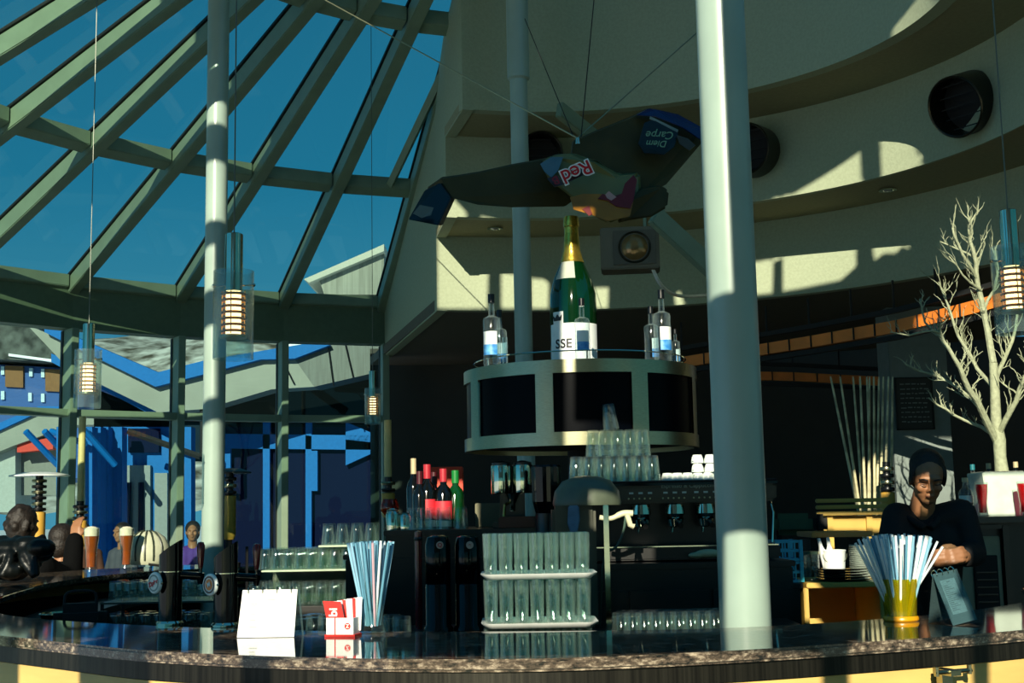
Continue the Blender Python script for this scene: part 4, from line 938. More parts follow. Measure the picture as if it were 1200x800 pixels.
# glasses piled on the machine
zg = zt_ + .006; GX = [676 + k * 14.8 for k in range(7)]
for j in range(3):
    for i, x in enumerate(GX): q = at(x, 560, 4.92 + j * .075); glass_at('cup', (q.x, q.y, zg), None, 'upturned glass in the bottom layer on the coffee machine', 'bottom layer of glasses on the coffee machine')
for j in range(2):
    for i, x in enumerate([696, 710.5, 725, 739.5, 754]): q = at(x, 545, 4.96 + j * .075); glass_at('cup', (q.x, q.y, zg + .102), None, 'upturned glass in the upper layer on the coffee machine', 'upper layer of glasses on the coffee machine')
q = at(717, 520, 4.98); glass_at('cup', (q.x, q.y, zg + .205), (0, R_(-6), 0), 'single glass tilted on top of the glass pile', None)
CUPW = mat('cup_white', (232, 240, 232), .25)
cupm = None
for x, z, Y in [(782, 0, 4.95), (794, 0, 4.95), (806, 0, 4.95), (818, 0, 4.95), (830, 0, 4.95), (842, 0, 4.95), (818, .034, 4.95), (833, .034, 4.95), (818, .068, 4.95), (833, .068, 4.95), (824, 0, 5.03), (838, 0, 5.03), (789, 0, 5.03)]:
    q = at(x, 560, Y)
    if cupm is None:
        cupm = thing('espresso_cup', 'white espresso cup upturned on the coffee machine', 'cup', (q.x, q.y, zg + z), R_(40), 'white cups on the coffee machine')
        MB().lathe([(.024, 0), (.023, .015), (.017, .032), (0, .033)], 20).build('bowl', CUPW, cupm, smooth=True)
        MB().tube([(.02, 0, .006), (.031, 0, .01), (.031, 0, .022), (.018, 0, .027)], .0025, 6).build('handle', CUPW, cupm, smooth=True)
    else: dup(cupm, (q.x, q.y, zg + z), R_(40 + 31 * (x % 7)))
# hooded appliance in front with cloth, pole and nozzle
q = at(688, 592, 4.5); t = thing('domed_grinder', 'appliance with grey domed hood in front of the coffee machine', 'appliance', (q.x, q.y, 1.0))
zz = q.z - 1.0
MB().lathe([(.118, zz), (.12, zz + .01), (.112, zz + .05), (.085, zz + .085), (.04, zz + .1), (0, zz + .103)], 36).build('hood', mat('hood_green', (84, 92, 76), .4, noise_amt=.1), t, smooth=True)
MB().box((-.05, 0, zz / 2), (.15, .16, zz)).build('body', mat('appliance_dark', (66, 68, 54), .4), t, bevel=.012)
MB().box((.06, -.06, zz / 2), (.018, .018, zz)).build('side_post', CHROME, t, bevel=.002)
t2 = cabinet('front_worktop', -.42, .95, 4.15, 4.66, 0, 1.0, BC, 'low black worktop in front of the coffee bench', 'worktop', doors=4)
q = at(672, 592, 4.38)
mb = MB(); cl = [(-.018, 0, .0), (-.02, -.006, -.03), (-.022, -.004, -.06), (-.012, -.002, -.095), (.0, 0, -.10), (.012, -.006, -.085), (.02, -.004, -.05), (.018, 0, 0)]
mb.prism([q + Vector(v) for v in cl], (0, -.012, 0)); tag(mb.build('blue_cloth', mat('cloth_blue', (96, 124, 150), .8, noise_amt=.2), bevel=.004, smooth=True), 'pale blue cloth hanging from the domed appliance', 'cloth')
q = at(706, 606, 4.45); t = thing('spray_nozzle', 'cream spray nozzle with green hose beside the domed appliance', 'nozzle', q)
MB().tube(catmull([(-.01, 0, 0), (.03, 0, -.004), (.07, 0, .012), (.105, 0, .012)], 5), [.009] * 8 + [.011] * 8, 10).build('barrel', mat('cream_plastic', (206, 204, 170), .35), t, smooth=True)
MB().tube([(.085, 0, .008), (.095, 0, -.028), (.108, 0, -.034)], .010, 10).build('trigger', mat('cream_plastic', (206, 204, 170), .35), t, smooth=True)
m = MB(); m.tube(catmull([(.08, 0, -.0), (.07, .0, -.05), (.045, 0, -.10), (.0, .0, -.15), (-.02, .02, -.39)], 6), .0045, 8); m.build('hose', mat('hose_green', (60, 84, 72), .4), t, smooth=True)
q = at(830, 645, 4.78)
mb = MB(); mb.ball((q.x, q.y, 1.228), .04, 14, (1.3, .7, .42)); mb.ball((q.x - .045, q.y, 1.222), .03, 12, (1.1, .8, .4))
def fuse(mb, name, m, parent=None, voxel=.006, smooth=4, origin=None):
    o = mb.build(name, m, parent, origin=origin)
    r = o.modifiers.new('r', 'REMESH'); r.mode = 'VOXEL'; r.voxel_size = voxel; r.use_smooth_shade = True
    s = o.modifiers.new('s', 'SMOOTH'); s.factor = .5; s.iterations = smooth
    dg = bpy.context.evaluated_depsgraph_get(); me = bpy.data.meshes.new_from_object(o.evaluated_get(dg)); old = o.data
    o.modifiers.clear(); o.data = me; bpy.data.meshes.remove(old)
    for p_ in me.polygons: p_.use_smooth = True
    return o
o_ = fuse(mb, 'folded_cloth', mat('cloth_beige', (180, 176, 140), .9), voxel=.005); tag(o_, 'crumpled beige cloth lying at the right end of the drip tray', 'cloth')
# coffee brewer with two chrome drums
q = at(600, 560, 5.12); t = thing('drum_brewer', 'brewer with two shiny chrome drums left under the screen ring', 'coffee brewer', (q.x, q.y, 1.331)); zd = at(600, 578, 5.12).z - 1.331; zu = at(600, 545, 5.12).z - 1.331
for dx in (-.043, .043): 
    dr_ = MB().lathe([(0, zd), (.04, zd), (.041, zd + .004), (.041, zu - .004), (.04, zu), (0, zu)], 32, (dx, 0, 0)).build('chrome_drum', CHROME, t, smooth=True)
    MB().lathe([(.036, zu), (.036, zu + .01), (.012, zu + .018), (0, zu + .018)], 24, (dx, 0, 0)).build('lid', BLACK, dr_, smooth=True)
MB().box((0, .055, (zu) / 2), (.1, .04, zu)).build('back_column', BLACK, t, bevel=.006)
MB().box((0, 0, .012), (.16, .14, .022)).build('base', BLACK, t, bevel=.006)
MB().lathe([(.03, zd - .001), (.012, zd - .04), (.01, zd - .07)], 20).build('funnel', CHROME, t, smooth=True)
MB().tube([(.0, 0, zd - .03), (-.03, -.03, zd - .045), (-.035, -.035, zd - .09)], .006, 8).build('spout', mat('brass', (180, 140, 70), .2, .9), t, smooth=True)
q = at(648, 570, 4.95); t = thing('bean_grinder', 'black coffee grinder with fluted hopper beside the chrome drums', 'coffee grinder', (q.x - .025, 4.98, 1.201)); zz = at(648, 545, 5.0).z - 1.201
MB().lathe([(0, 0), (.06, 0), (.06, .02), (.045, .05), (.045, zz * .5), (0, zz * .5)], 24).build('body', BLACK, t, smooth=True)
m = MB(); n = 24; vs = []
for zq, rq in ((zz * .5, .04), (zz * .62, .052), (zz * .98, .056), (zz, .05)): vs += [((rq + (.004 if i % 2 else 0)) * math.cos(2 * PI * i / n), (rq + (.004 if i % 2 else 0)) * math.sin(2 * PI * i / n), zq) for i in range(n)]
m.add(vs, [(a * n + i, a * n + (i + 1) % n, (a + 1) * n + (i + 1) % n, (a + 1) * n + i) for a in range(3) for i in range(n)] + [tuple(range(3 * n, 4 * n))]); m.build('fluted_hopper', BLACKG, t)

# wine bottles and small things on the cabinet
DG = mat('dark_bottle', (8, 10, 8), .08, coat=.5); GG = mat('green_bottle', (10, 60, 22), .1, coat=.5)
def wine(x, ytop, Y, glass, cap, lab, label, s=1.0):
    q = at(x, 600, Y); h = (at(x, ytop, Y).z - 1.331); r = .036 * s
    t = thing('wine_bottle', label, 'bottle', (q.x, Y, 1.331), 0, 'wine bottles on the black cabinet')
    MB().lathe([(0, 0), (r, 0), (r, h * .58), (r * .8, h * .66), (r * .38, h * .74), (r * .36, h * .96), (0, h * .96)], 24).build('glass_body', glass, t, smooth=True)
    MB().lathe([(r * .42, h * .78), (r * .42, h), (0, h)], 16).build('capsule', cap, t, smooth=True)
    if lab: MB().lathe([(r * 1.01, h * .16), (r * 1.01, h * .46)], 16, a0=R_(-160), a1=R_(-20)).build('label', lab, t, smooth=True)
    if lab: MB().lathe([(r * 1.012, h * .04), (r * 1.012, h * .14)], 16, a0=R_(-150), a1=R_(-30)).build('white_label', WHITE, t, smooth=True)
CRD = mat('capsule_red', (176, 40, 52), .4); CDR = mat('capsule_dark', (70, 14, 22), .4); LRD = mat('label_red', (210, 48, 60), .5); CRM = mat('capsule_cream', (196, 180, 140), .5)
wine(485, 537, 5.20, DG, CRM, None, 'tall dark wine bottle with a cream capsule, leftmost', .8)
wine(492, 552, 5.12, DG, CDR, None, 'dark wine bottle without label between the two red-labelled ones and the cream capsule', .8)
wine(501, 544, 5.14, DG, CRD, LRD, 'wine bottle with red label and bright red capsule, left one')
wine(509, 553, 5.28, DG, CDR, None, 'dark wine bottle standing behind the two red-labelled ones', .9)
wine(520, 549, 5.14, DG, CRD, LRD, 'wine bottle with red label and bright red capsule, right one')
wine(534, 551, 5.18, GG, mat('capsule_green', (20, 120, 50), .4), None, 'green wine bottle with green capsule, rightmost')
q = at(521, 560, 5.5)
tag(MB().box((q.x + .01, 5.5, 1.331 + .128), (.14, .1, .256)).build('red_carton', mat('carton_orange', (222, 62, 24), .5), bevel=.003), 'bright red carton standing behind the wine bottles', 'box')
for x, w_, lb in ((452, .045, 'plain chrome cocktail shaker at the left edge of the cabinet'), (466, .04, 'shorter chrome cocktail shaker beside the wine bottles')):
    q = at(x + 9, 620, 5.08); t = thing('cocktail_shaker', lb, 'shaker', (q.x, 5.06, 1.331))
    MB().lathe([(0, 0), (.024, 0), (.028, .06), (.022, .075), (.012, .085), (0, .086)] if w_ > .04 else [(0, 0), (.022, 0), (.026, .05), (.018, .062), (0, .066)], 20).build('body', CHROME, t, smooth=True)
    MB().lathe([(.0225, .074), (.0235, .078), (.0225, .08)] if w_ > .04 else [(.0185, .06), (.0195, .063), (.017, .066)], 20).build('cap_ring', SS, t, smooth=True)
for k, x in enumerate((486, 497, 508, 520, 540)):
    q = at(x, 615, 5.05); glass_at('low', (q.x, 5.045, 1.331), None, 'small upturned glass in front of the wine bottles', 'small glasses before the wine bottles')
q = at(459, 592, 5.5); t = thing('brandy_glass', 'round amber brandy glass left of the wine bottles', 'glass', (q.x, 5.42, 1.331)); 
MB().lathe([(0, 0), (.03, .001), (.03, .003), (.004, .008), (.004, .04), (.02, .05), (.038, .075), (.04, .095), (.03, .125), (.029, .125), (.038, .095), (.036, .077), (0, .046)], 24).build('bowl', thin_glass('amber_glass', (.8, .35, .1), .9, .04, edge=.3, milk=(150, 70, 20)), t, smooth=True)
q = at(580, 607, 5.3)
tag(MB().box((q.x, 5.45, 1.331 + .05), (.17, .03, .10)).build('beige_board', mat('beige_board', (120, 118, 92), .6), bevel=.003), 'beige board standing right of the wine bottles', 'board')
tag(MB().box((at(607, 620, 5.05).x, 5.06, 1.331 + .022), (.15, .09, .044)).build('brown_box', mat('brown_box', (92, 46, 26), .5), bevel=.004), 'brown wooden box under the brewer', 'box')
# two black tap columns in front
for x, lb in ((514, 'tall black cylinder with a round badge below the wine bottles, left one'), (549, 'tall black cylinder with a round badge below the wine bottles, right one')):
    q = at(x, 735, 4.40); t = thing('black_dispenser', lb, 'dispenser', (q.x, 4.40, 1.001)); h = at(x, 627, 4.40).z - 1.001
    MB().lathe([(0, 0), (.05, 0), (.05, .01), (.043, .02), (.043, h * .48), (.0415, h * .49), (.043, h * .50), (.043, h * .9), (.036, h * .98), (.02, h), (0, h)], 36).build('body', BLACKG, t, smooth=True)
    bd = MB().lathe([(0, 0), (.0125, 0), (.012, .003), (0, .003)], 20, (.01, -.043, h * .9), M90).build('badge', mat('badge_pink', (206, 170, 150), .4), t)
    text('badge_letter', 'Q' if x < 530 else 'e', .018, mat('letter_red', (190, 8, 22), .4), bd, frame((.01, -.0465, h * .9), (1, 0, 0), (0, 0, 1)), .0002, .0006)
t = thing('red_tube', 'narrow dark red upright tube left of the black dispensers', 'tube', (at(491, 735, 4.5).x, 4.5, 1.001))
MB().lathe([(0, 0), (.013, 0), (.013, .33), (0, .335)], 16).build('body', mat('handle_red', (110, 8, 16), .25, coat=.4), t, smooth=True)
MB().lathe([(.0135, .3), (.015, .302), (.015, .31), (.0135, .312)], 16).build('collar', BLACK, t, smooth=True)

# ------------------------------------------------------------------ glass racks at the left back
rx0, rx1 = at(286, 690, 6.1).x, at(448, 690, 6.1).x
t = thing('glass_rack', 'open tiered rack full of drinking glasses behind the white menu', 'rack', ((rx0 + rx1) / 2, 6.25, 0))
Wd = rx1 - rx0; z3, z2, z1 = at(400, 638, 6.1).z, at(400, 666, 6.1).z, .98
MB().box((0, 0, .49), (Wd, .34, .97)).build('base_cabinet', BC, t, bevel=.004)
SHG = mat('shelf_pale', (180, 200, 170), .3)
MB().box((0.03, 0, z2 - .006), (Wd - .10, .3, .008)).build('shelf', SHG, t, bevel=.002)
MB().box((Wd * .5 - .15, 0, z3 - .006), (.30, .3, .008)).build('shelf', SHG, t, bevel=.002)
for s in (-1, 1):
    for yy in (-.15, .15): MB().box((s * (Wd / 2 - .012), yy, (z3 + .97) / 2), (.012, .012, z3 - .97)).build('post', BLACKM, t)
MB().box((0, .165, 1.1), (Wd, .008, .26)).build('back_panel', mat('rack_back', (70, 84, 62), .5), t)
for j in range(3):
    for i in range(10): glass_at('rack', (rx0 + .04 + i * (Wd - .08) / 9, 6.14 + j * .08, .972), None, 'upturned glass on the bottom tier of the tiered rack', 'glasses on the bottom tier')
    for i in range(10): glass_at('cup', (rx0 + .09 + i * (Wd - .14) / 9.2, 6.14 + j * .08, z2), None, 'upturned glass on the middle tier of the tiered rack', 'glasses on the middle tier')
for j in range(2):
    for i in range(4): glass_at('cup', (rx1 - .26 + i * .068, 6.14 + j * .09, z3), None, 'upturned glass on the short top tier of the tiered rack', 'glasses on the top tier')
q = at(447, 640, 5.6)
tag(MB().box((q.x, 5.6, q.z - .01), (.17, .16, .04)).build('green_tub', mat('tub_green', (84, 104, 84), .4), bevel=.008), 'grey-green lidded tub above the blue straws', 'tub')
tub_z = q.z - .03
tt = cabinet('side_cabinet', q.x - .14, q.x + .05, 5.48, 5.74, 0, tub_z, BC, 'narrow black cabinet under the grey-green tub')
lx0, lx1 = at(118, 690, 5.6).x, at(262, 690, 5.6).x
t = thing('low_glass_rack', 'low dark rack of upturned glasses at the far left behind the beer tap', 'rack', ((lx0 + lx1) / 2, 5.75, 0)); Wd = lx1 - lx0
MB().box((0, 0, .45), (Wd, .34, .90)).build('base_cabinet', BC, t, bevel=.004)
MB().box((0, 0, 1.035), (Wd, .32, .008)).build('shelf', mat('shelf_dark', (60, 70, 62), .3), t, bevel=.002)
for s in (-1, 1):
    for yy in (-.15, .15): MB().box((s * (Wd / 2 - .008), yy, .97), (.012, .012, .14)).build('post', BLACKM, t)
for j in range(2):
    for i in range(8): glass_at('low', (lx0 + .04 + i * (Wd - .08) / 7, 5.68 + j * .1, 1.04), None, 'upturned glass on the shelf of the low dark rack', 'glasses on the low dark rack')
    for i in range(8): glass_at('low', (lx0 + .04 + i * (Wd - .08) / 7, 5.68 + j * .1, .902), None, 'upturned glass under the shelf of the low dark rack', 'glasses inside the low dark rack')

# ------------------------------------------------------------------ right side
struct(MB().box((at(1079, 500, 9.3).x, 9.42, 1.41), (.42, .3, 2.82)), 'wall_pier', mat('pier_white', (118, 130, 126), .7), 'pale square pier at right carrying the chalkboard', bevel=.005)
q = at(1074, 472, 9.2); t = thing('chalkboard', 'dark chalkboard menu with faint white writing on the pale pier', 'chalkboard', (q.x, 9.25, q.z))
MB().box((0, 0, 0), (.25, .015, .36)).build('board', mat('board_black', (16, 22, 20), .6), t); 
m = MB()
for a_ in ((-.13, 0, .01, .38), (.13, 0, .01, .38)): m.box((a_[0], -.004, 0), (.01, .024, .38))
m.box((0, -.004, .185), (.27, .024, .01)); m.box((0, -.004, -.185), (.27, .024, .01)); m.build('frame', BLACKM, t)
CHK = mat('chalk', (120, 130, 126), .8)
rw = random.Random(5)
for k in range(9):
    zz = .14 - k * .034; x = -.10; m = MB()
    while x < .09:
        ww = rw.uniform(.012, .04); m.box((x + ww / 2, -.0085, zz + rw.uniform(-.002, .002)), (ww, .001, .008)); x += ww + .01
    m.build('chalk_line', CHK, t)
# hanging birch poles
BIR = mat('birch', (196, 190, 150), .6, noise_amt=.35, nscale=14)
for k, (xt, xb, yb, Y) in enumerate([(974, 1003, 585, 7.5), (985, 1006, 586, 7.6), (1000, 1011, 588, 7.7), (1008, 1014, 586, 7.5), (1019, 1018, 590, 7.6), (1016, 1021, 588, 7.75), (1024, 1025, 590, 7.55), (1030, 1028, 588, 7.7), (1035, 1032, 590, 7.6), (1041, 1037, 588, 7.5), (1046, 1044, 590, 7.65)]):
    A = at(xt, 445, Y); B = at(xb, yb, Y); d = (B - A) / (B.z - A.z); T = A + d * .02; G = A + d * (.02 - A.z)
    if k > 3: G.x = B.x + (G.x - B.x) * .3
    tag(MB().tube([G, B, A, T], [.010, .009, .006, .004], 7).build('birch_pole', BIR, smooth=True), 'thin pale birch pole in the bundle standing left of the pale pier', 'pole', 'birch poles left of the pale pier')
# slatted bench
BW = mat('bench_wood', (206, 170, 84), .45, nscale=3, noise_amt=.12)
x0, x1 = at(956, 590, 6.6).x, at(1040, 590, 6.6).x; t = thing('slatted_bench', 'pale wooden slatted bench with solid yellow back below the birch poles', 'bench', ((x0 + x1) / 2, 6.6, 0)); W = x1 - x0
for y_ in (586, 593.5, 601): MB().box((0, 0, at(1000, y_, 6.6).z), (W, .03, .02)).build('slat', BW, t, bevel=.004)
for s in (-.6, .5): MB().box((s * W / 2, .025, .68), (.03, .02, 1.36)).build('back_post', BW, t)
zz = at(1000, 615, 6.6).z; MB().box((.01, .045, zz), (W * .86, .018, .09)).build('back_panel', BW, t, bevel=.003)
MB().box((0, -.2, .76), (W, .42, .03)).build('seat', BW, t, bevel=.004)
for s in (-1, 1): MB().box((s * W * .45, -.38, .37), (.04, .04, .74)).build('leg', BW, t)
q0, q1 = at(942, 626, 5.75), at(1012, 626, 5.75); t = thing('wooden_table', 'narrow wooden tabletop in front of the slatted bench', 'table', ((q0.x + q1.x) / 2, 5.75, 0))
MB().box((0, 0, q0.z), (q1.x - q0.x, .3, .022)).build('tabletop', mat('table_wood', (190, 130, 60), .4, nscale=4), t, bevel=.003)
for s in (-1, 1): MB().box((s * .11, 0, q0.z / 2 - .01), (.035, .2, q0.z - .02)).build('leg', BLACKM, t)
# green cushion on a dark chair
q = at(932, 614, 6.3); t = thing('upholstered_chair', 'dark chair with green padded back left of the slatted bench', 'chair', (q.x, 6.3, 0))
mb = MB(); mb.box((0, 0, 0), (.20, .07, .10)); o_ = MB().box((-.01, 0, q.z), (.2, .07, .105)).build('backrest', mat('cushion_green', (66, 92, 66), .8), t, bevel=.028, smooth=True)
MB().box((.12, .0, q.z), (.07, .06, .095)).build('backrest_end', BLACKM, t, bevel=.02, smooth=True)
for s in (-.08, .12): MB().box((s, .02, q.z / 2), (.025, .025, q.z - .06)).build('leg', BLACKM, t)
MB().box((.02, -.2, .8), (.3, .36, .05)).build('seat', BLACKM, t, bevel=.015)
for s in (-.08, .12): MB().box((s, -.35, .39), (.025, .025, .78)).build('leg', BLACKM, t)
# open wooden cabinet
x0, x1 = at(942, 700, 5.2).x, at(1037, 700, 5.2).x; zt_ = at(990, 682, 5.2).z; t = thing('open_wooden_cabinet', 'open pale wood cabinet carrying plates and bucket at right', 'cabinet', ((x0 + x1) / 2, 5.4, 0)); W = x1 - x0
MB().box((0.012, 0, zt_ - .01), (W - .0, .42, .02)).build('top_board', BW, t, bevel=.003)
MB().box((-W / 2 + .01, 0, (zt_ - .02) / 2), (.02, .4, zt_ - .02)).build('side_panel', BW, t, bevel=.002)
MB().box((W / 2 - .01, 0, (zt_ - .02) / 2), (.02, .4, zt_ - .02)).build('side_panel', BW, t, bevel=.002)
MB().box((0, .19, (zt_ - .02) / 2), (W - .04, .015, zt_ - .02)).build('back_panel', BW, t)
MB().box((0, 0, .80), (W - .04, .38, .018)).build('shelf', BW, t); MB().box((0, 0, .06), (W - .04, .38, .018)).build('bottom', BW, t)
ct = zt_ + .001
cb = cabinet('black_cabinet', at(903, 700, 5.2).x, x0 - .012, 5.2, 5.6, 0, zt_, BC, 'black cabinet under the blue crates right of the thick column', doors=1)
CRB = mat('crate_blue', (60, 190, 220), .4)
def crate(z, label):
    xc = at(920, 650, 5.3).x; t = thing('bottle_crate', label, 'crate', (xc, 5.32, z), R_(4)); w_, d_, h_ = .10, .14, .083
    m = MB()
    for zz in (.004, .04, h_ - .006): 
        m.box((0, -d_ / 2, zz), (w_, .006, .010)); m.box((0, d_ / 2, zz), (w_, .006, .010)); m.box((-w_ / 2, 0, zz), (.006, d_, .010)); m.box((w_ / 2, 0, zz), (.006, d_, .010))
    for s in (-1, 1):
        for s2 in (-1, 1): m.box((s * w_ / 2, s2 * d_ / 2, h_ / 2), (.014, .014, h_))
    for k in range(3): m.box((-w_ / 4 + k * w_ / 4, -d_ / 2, h_ / 2), (.006, .005, h_ * .9)); m.box((-w_ / 4 + k * w_ / 4, d_ / 2, h_ / 2), (.006, .005, h_ * .9))
    m.build('lattice', CRB, t); MB().box((0, 0, .003), (w_, d_, .005)).build('floor', CRB, t)
crate(ct, 'lower small blue plastic crate of two right of the thick column'); crate(ct + .085, 'upper small blue plastic crate of two right of the thick column')
q = at(951, 660, 5.35); t = thing('steel_jar', 'clear jar with steel lid between blue crates and white bucket', 'jar', (q.x, 5.35, ct))
MB().lathe([(0, 0), (.032, 0), (.032, .105), (.029, .105), (.029, .006), (0, .006)], 24).build('bowl', CUPGLASS, t, smooth=True); MB().lathe([(0, .106), (.034, .106), (.034, .118), (0, .12)], 24).build('lid', SS, t, smooth=True)
q = at(981, 664, 5.35); t = thing('white_bucket', 'white plastic bucket with wire handle on the wooden cabinet', 'bucket', (q.x, 5.4, ct)); hb = .115
MB().lathe([(0, 0), (.042, 0), (.049, hb), (.051, hb), (.051, hb + .006), (.047, hb + .006), (.04, .005), (0, .005)], 28).build('pail', WHITE, t, smooth=True)
MB().tube([(.05 * math.cos(a), -.02 - .035 * math.sin(a) * .4, hb - .01 - .045 * math.sin(a)) for a in [PI * k / 10 for k in range(11)]], .0015, 6).build('handle', SS, t, smooth=True)
for k, (dx, tlt, lb) in enumerate(((-.024, -.22, 'white squeeze bottle leaning left in the white bucket'), (-.004, -.1, 'white squeeze bottle standing more upright in the white bucket'))):
    o_ = MB().lathe([(0, 0), (.014, 0), (.014, .11), (.009, .125), (.007, .16), (0, .162)], 14).build('squeeze_bottle', WHITE, None, smooth=True, origin=(0, 0, 0)); o_.location = (q.x + dx, 5.4, ct + .012); o_.rotation_euler = (0, tlt, 0); tag(o_, lb, 'bottle')
q = at(1012, 668, 5.45)
for k in range(22):
    if k == 0:
        pl0 = MB().lathe([(0, 0), (.035, 0), (.06, .004), (.062, .006), (.034, .0035), (0, .003)], 28).build('white_plate', CUPW, None, smooth=True, origin=(0, 0, 0)); pl0.location = (q.x + .01, 5.47, ct); tag(pl0, 'white plate in the stack right of the white bucket', 'plate', 'white plates on the wooden cabinet')
    else: dup(pl0, (q.x + .01, 5.47, ct + k * .0062))
q = at(990, 678, 5.28)
for k in range(5):
    if k == 0:
        pl0 = MB().lathe([(0, 0), (.08, 0), (.108, .006), (.11, .009), (.078, .004), (0, .0035)], 36).build('black_plate', BLACKG, None, smooth=True, origin=(0, 0, 0)); pl0.location = (q.x, 5.31, ct); tag(pl0, 'round black tray in the stack in front of the white bucket', 'tray', 'black trays on the wooden cabinet')
    else: dup(pl0, (q.x, 5.31, ct + k * .0105))
# tall counter with fridge at the right edge
x0 = at(1128, 640, 6.2).x; x1 = x0 + 1.0; zt_ = at(1160, 605, 6.2).z; t = thing('fridge_counter', 'tall dark-framed counter with pale fridge front at the right edge', 'counter', ((x0 + x1) / 2, 6.55, 0)); W = x1 - x0
MB().box((0, 0, zt_ - .015), (W + .03, .72, .03)).build('worktop', mat('dark_top', (34, 34, 32), .25), t, bevel=.003)
MB().box((0, .05, (zt_ - .03) / 2), (W, .6, zt_ - .03)).build('carcass', BC, t)
MB().box((-W / 2 + .11, -.26, (zt_ - .09) / 2), (.2, .02, zt_ - .1)).build('fridge_front', mat('fridge_pale', (132, 140, 116), .4), t, bevel=.004)
MB().box((-W / 2 + .13, -.275, (at(1150, 645, 6.2).z) / 2), (.115, .02, at(1150, 645, 6.2).z - .05)).build('louvre_panel', BLACKM, t, bevel=.003)
for k in range(7): MB().box((-W / 2 + .13, -.287, .85 + .035 * k), (.095, .006, .006)).build('louvre', BLACK, t)
MB().box((-W / 2 + .235, -.27, (zt_ - .04) / 2), (.03, .04, zt_ - .05)).build('frame_post', BLACK, t)
MB().box((-W / 2 + .11, -.27, zt_ - .05), (.22, .03, .02)).build('frame_rail', BLACK, t)
MB().box((.18, -.262, .72), (.36, .01, .9)).build('glass_door', thin_glass('fridge_glass', (.4, .5, .5), .7), t)
q = at(1176, 602, 6.45); t = thing('white_planter', 'square white planter holding the bare branch tree', 'planter', (q.x, 6.5, zt_))
a, b_2, hP = .085, .115, .215
mb = MB(); mb.hexa([(-a, -a, 0), (a, -a, 0), (a, a, 0), (-a, a, 0), (-b_2, -b_2, hP), (b_2, -b_2, hP), (b_2, b_2, hP), (-b_2, b_2, hP)]); mb.build('pot', mat('pot_white', (205, 220, 205), .4), t, bevel=.004)
MB().box((0, 0, hP + .002), (.19, .19, .006)).build('gravel', mat('gravel', (180, 180, 165), .9, bump=1, nscale=60), t)
zpot = zt_ + hP + .005; ypot = 6.5
# branch tree
TR = mat('tree_white', (160, 166, 136), .75, bump=.5, nscale=40, noise_amt=.15)
rt = random.Random(11); tm = MB()
def kink(pts, jit):
    out = [pts[0]]
    for a_, b_ in zip(pts, pts[1:]):
        out.append(a_.lerp(b_, .5) + Vector((rt.uniform(-1, 1), rt.uniform(-1, 1), rt.uniform(-1, 1))) * jit); out.append(b_)
    return out
def twig(p, d, L, r, lev):
    n = 4; pts = [p]; dd = d.normalized()
    for k in range(n):
        dd = (dd + Vector((rt.uniform(-.45, .45), rt.uniform(-.45, .45), rt.uniform(-.15, .45)))).normalized(); pts.append(pts[-1] + dd * L / n)
    tm.tube(pts, [r * (1 - .65 * k / n) for k in range(n + 1)], 5)
    if lev > 0:
        for k in range(1, n + 1):
            if rt.random() < .72: twig(pts[k], (dd + Vector((rt.uniform(-1, 1), rt.uniform(-.8, .8), rt.uniform(-.2, .9)))).normalized(), L * rt.uniform(.4, .62), r * .55, lev - 1)
def limb(pts, r0, r1, tw=1, TL=.13, lev=1):
    P = [at(x, y, ypot + dy) for x, y, dy in pts]; P2 = kink(P, .007); n = len(P2)
    tm.tube(P2, [r0 + (r1 - r0) * k / (n - 1) for k in range(n)], 8)
    for k in range(2, n):
        for _ in range(tw):
            d = (P2[k] - P2[k - 1]).normalized() + Vector((rt.uniform(-.9, .9), rt.uniform(-.9, .9), rt.uniform(-.1, .8)))
            twig(P2[k].lerp(P2[k - 1], rt.random()), d, TL * rt.uniform(.6, 1.2), r1 * .85, lev)
tb = at(1174, 552, ypot); tb.z = zpot
P = [tb] + [at(x, y, ypot) for x, y in ((1172, 535), (1171, 515), (1167, 490), (1166, 460), (1164, 425))]
tm.tube(P, [.034, .03, .032, .027, .024, .021], 12)
limb([(1164, 425, 0), (1158, 390, .03), (1150, 350, .02), (1144, 320, 0), (1141, 295, -.03), (1136, 270, -.03), (1143, 252, 0)], .019, .005, 2)
limb([(1144, 325, 0), (1128, 298, -.1), (1118, 275, -.12), (1117, 262, -.1)], .009, .004, 1)
limb([(1167, 515, 0), (1150, 480, -.1), (1135, 455, -.15), (1125, 430, -.2), (1112, 408, -.2), (1102, 388, -.2)], .019, .006, 2)
limb([(1102, 390, -.2), (1085, 388, -.25), (1065, 393, -.28), (1043, 389, -.3)], .006, .003, 1, .07)
limb([(1102, 395, -.2), (1084, 378, -.2), (1080, 362, -.2), (1078, 350, -.2)], .006, .004, 1, .07)
limb([(1150, 480, -.1), (1132, 462, 0), (1110, 446, .05), (1090, 438, .1), (1062, 427, .1)], .010, .005, 2, .08)
limb([(1168, 515, 0), (1150, 500, .05), (1130, 492, .1), (1110, 480, .1), (1088, 466, .12)], .011, .004, 2, .07)
limb([(1170, 510, 0), (1185, 480, -.1), (1195, 455, -.15), (1207, 430, -.2), (1213, 400, -.2)], .016, .006, 2)
limb([(1166, 450, 0), (1175, 425, .12), (1186, 400, .18), (1192, 370, .2), (1188, 340, .2)], .013, .005, 2)
limb([(1166, 455, 0), (1145, 432, .15), (1130, 405, .2), (1118, 380, .22), (1108, 350, .22), (1100, 330, .2)], .012, .004, 2)
limb([(1152, 365, 0), (1165, 340, .1), (1170, 315, .1), (1166, 290, .1)], .009, .004, 1)
limb([(1140, 300, 0), (1118, 290, .05), (1102, 283, .05)], .006, .003, 1, .07)
limb([(1150, 340, 0), (1128, 322, -.1), (1112, 300, -.12)], .007, .003, 1)
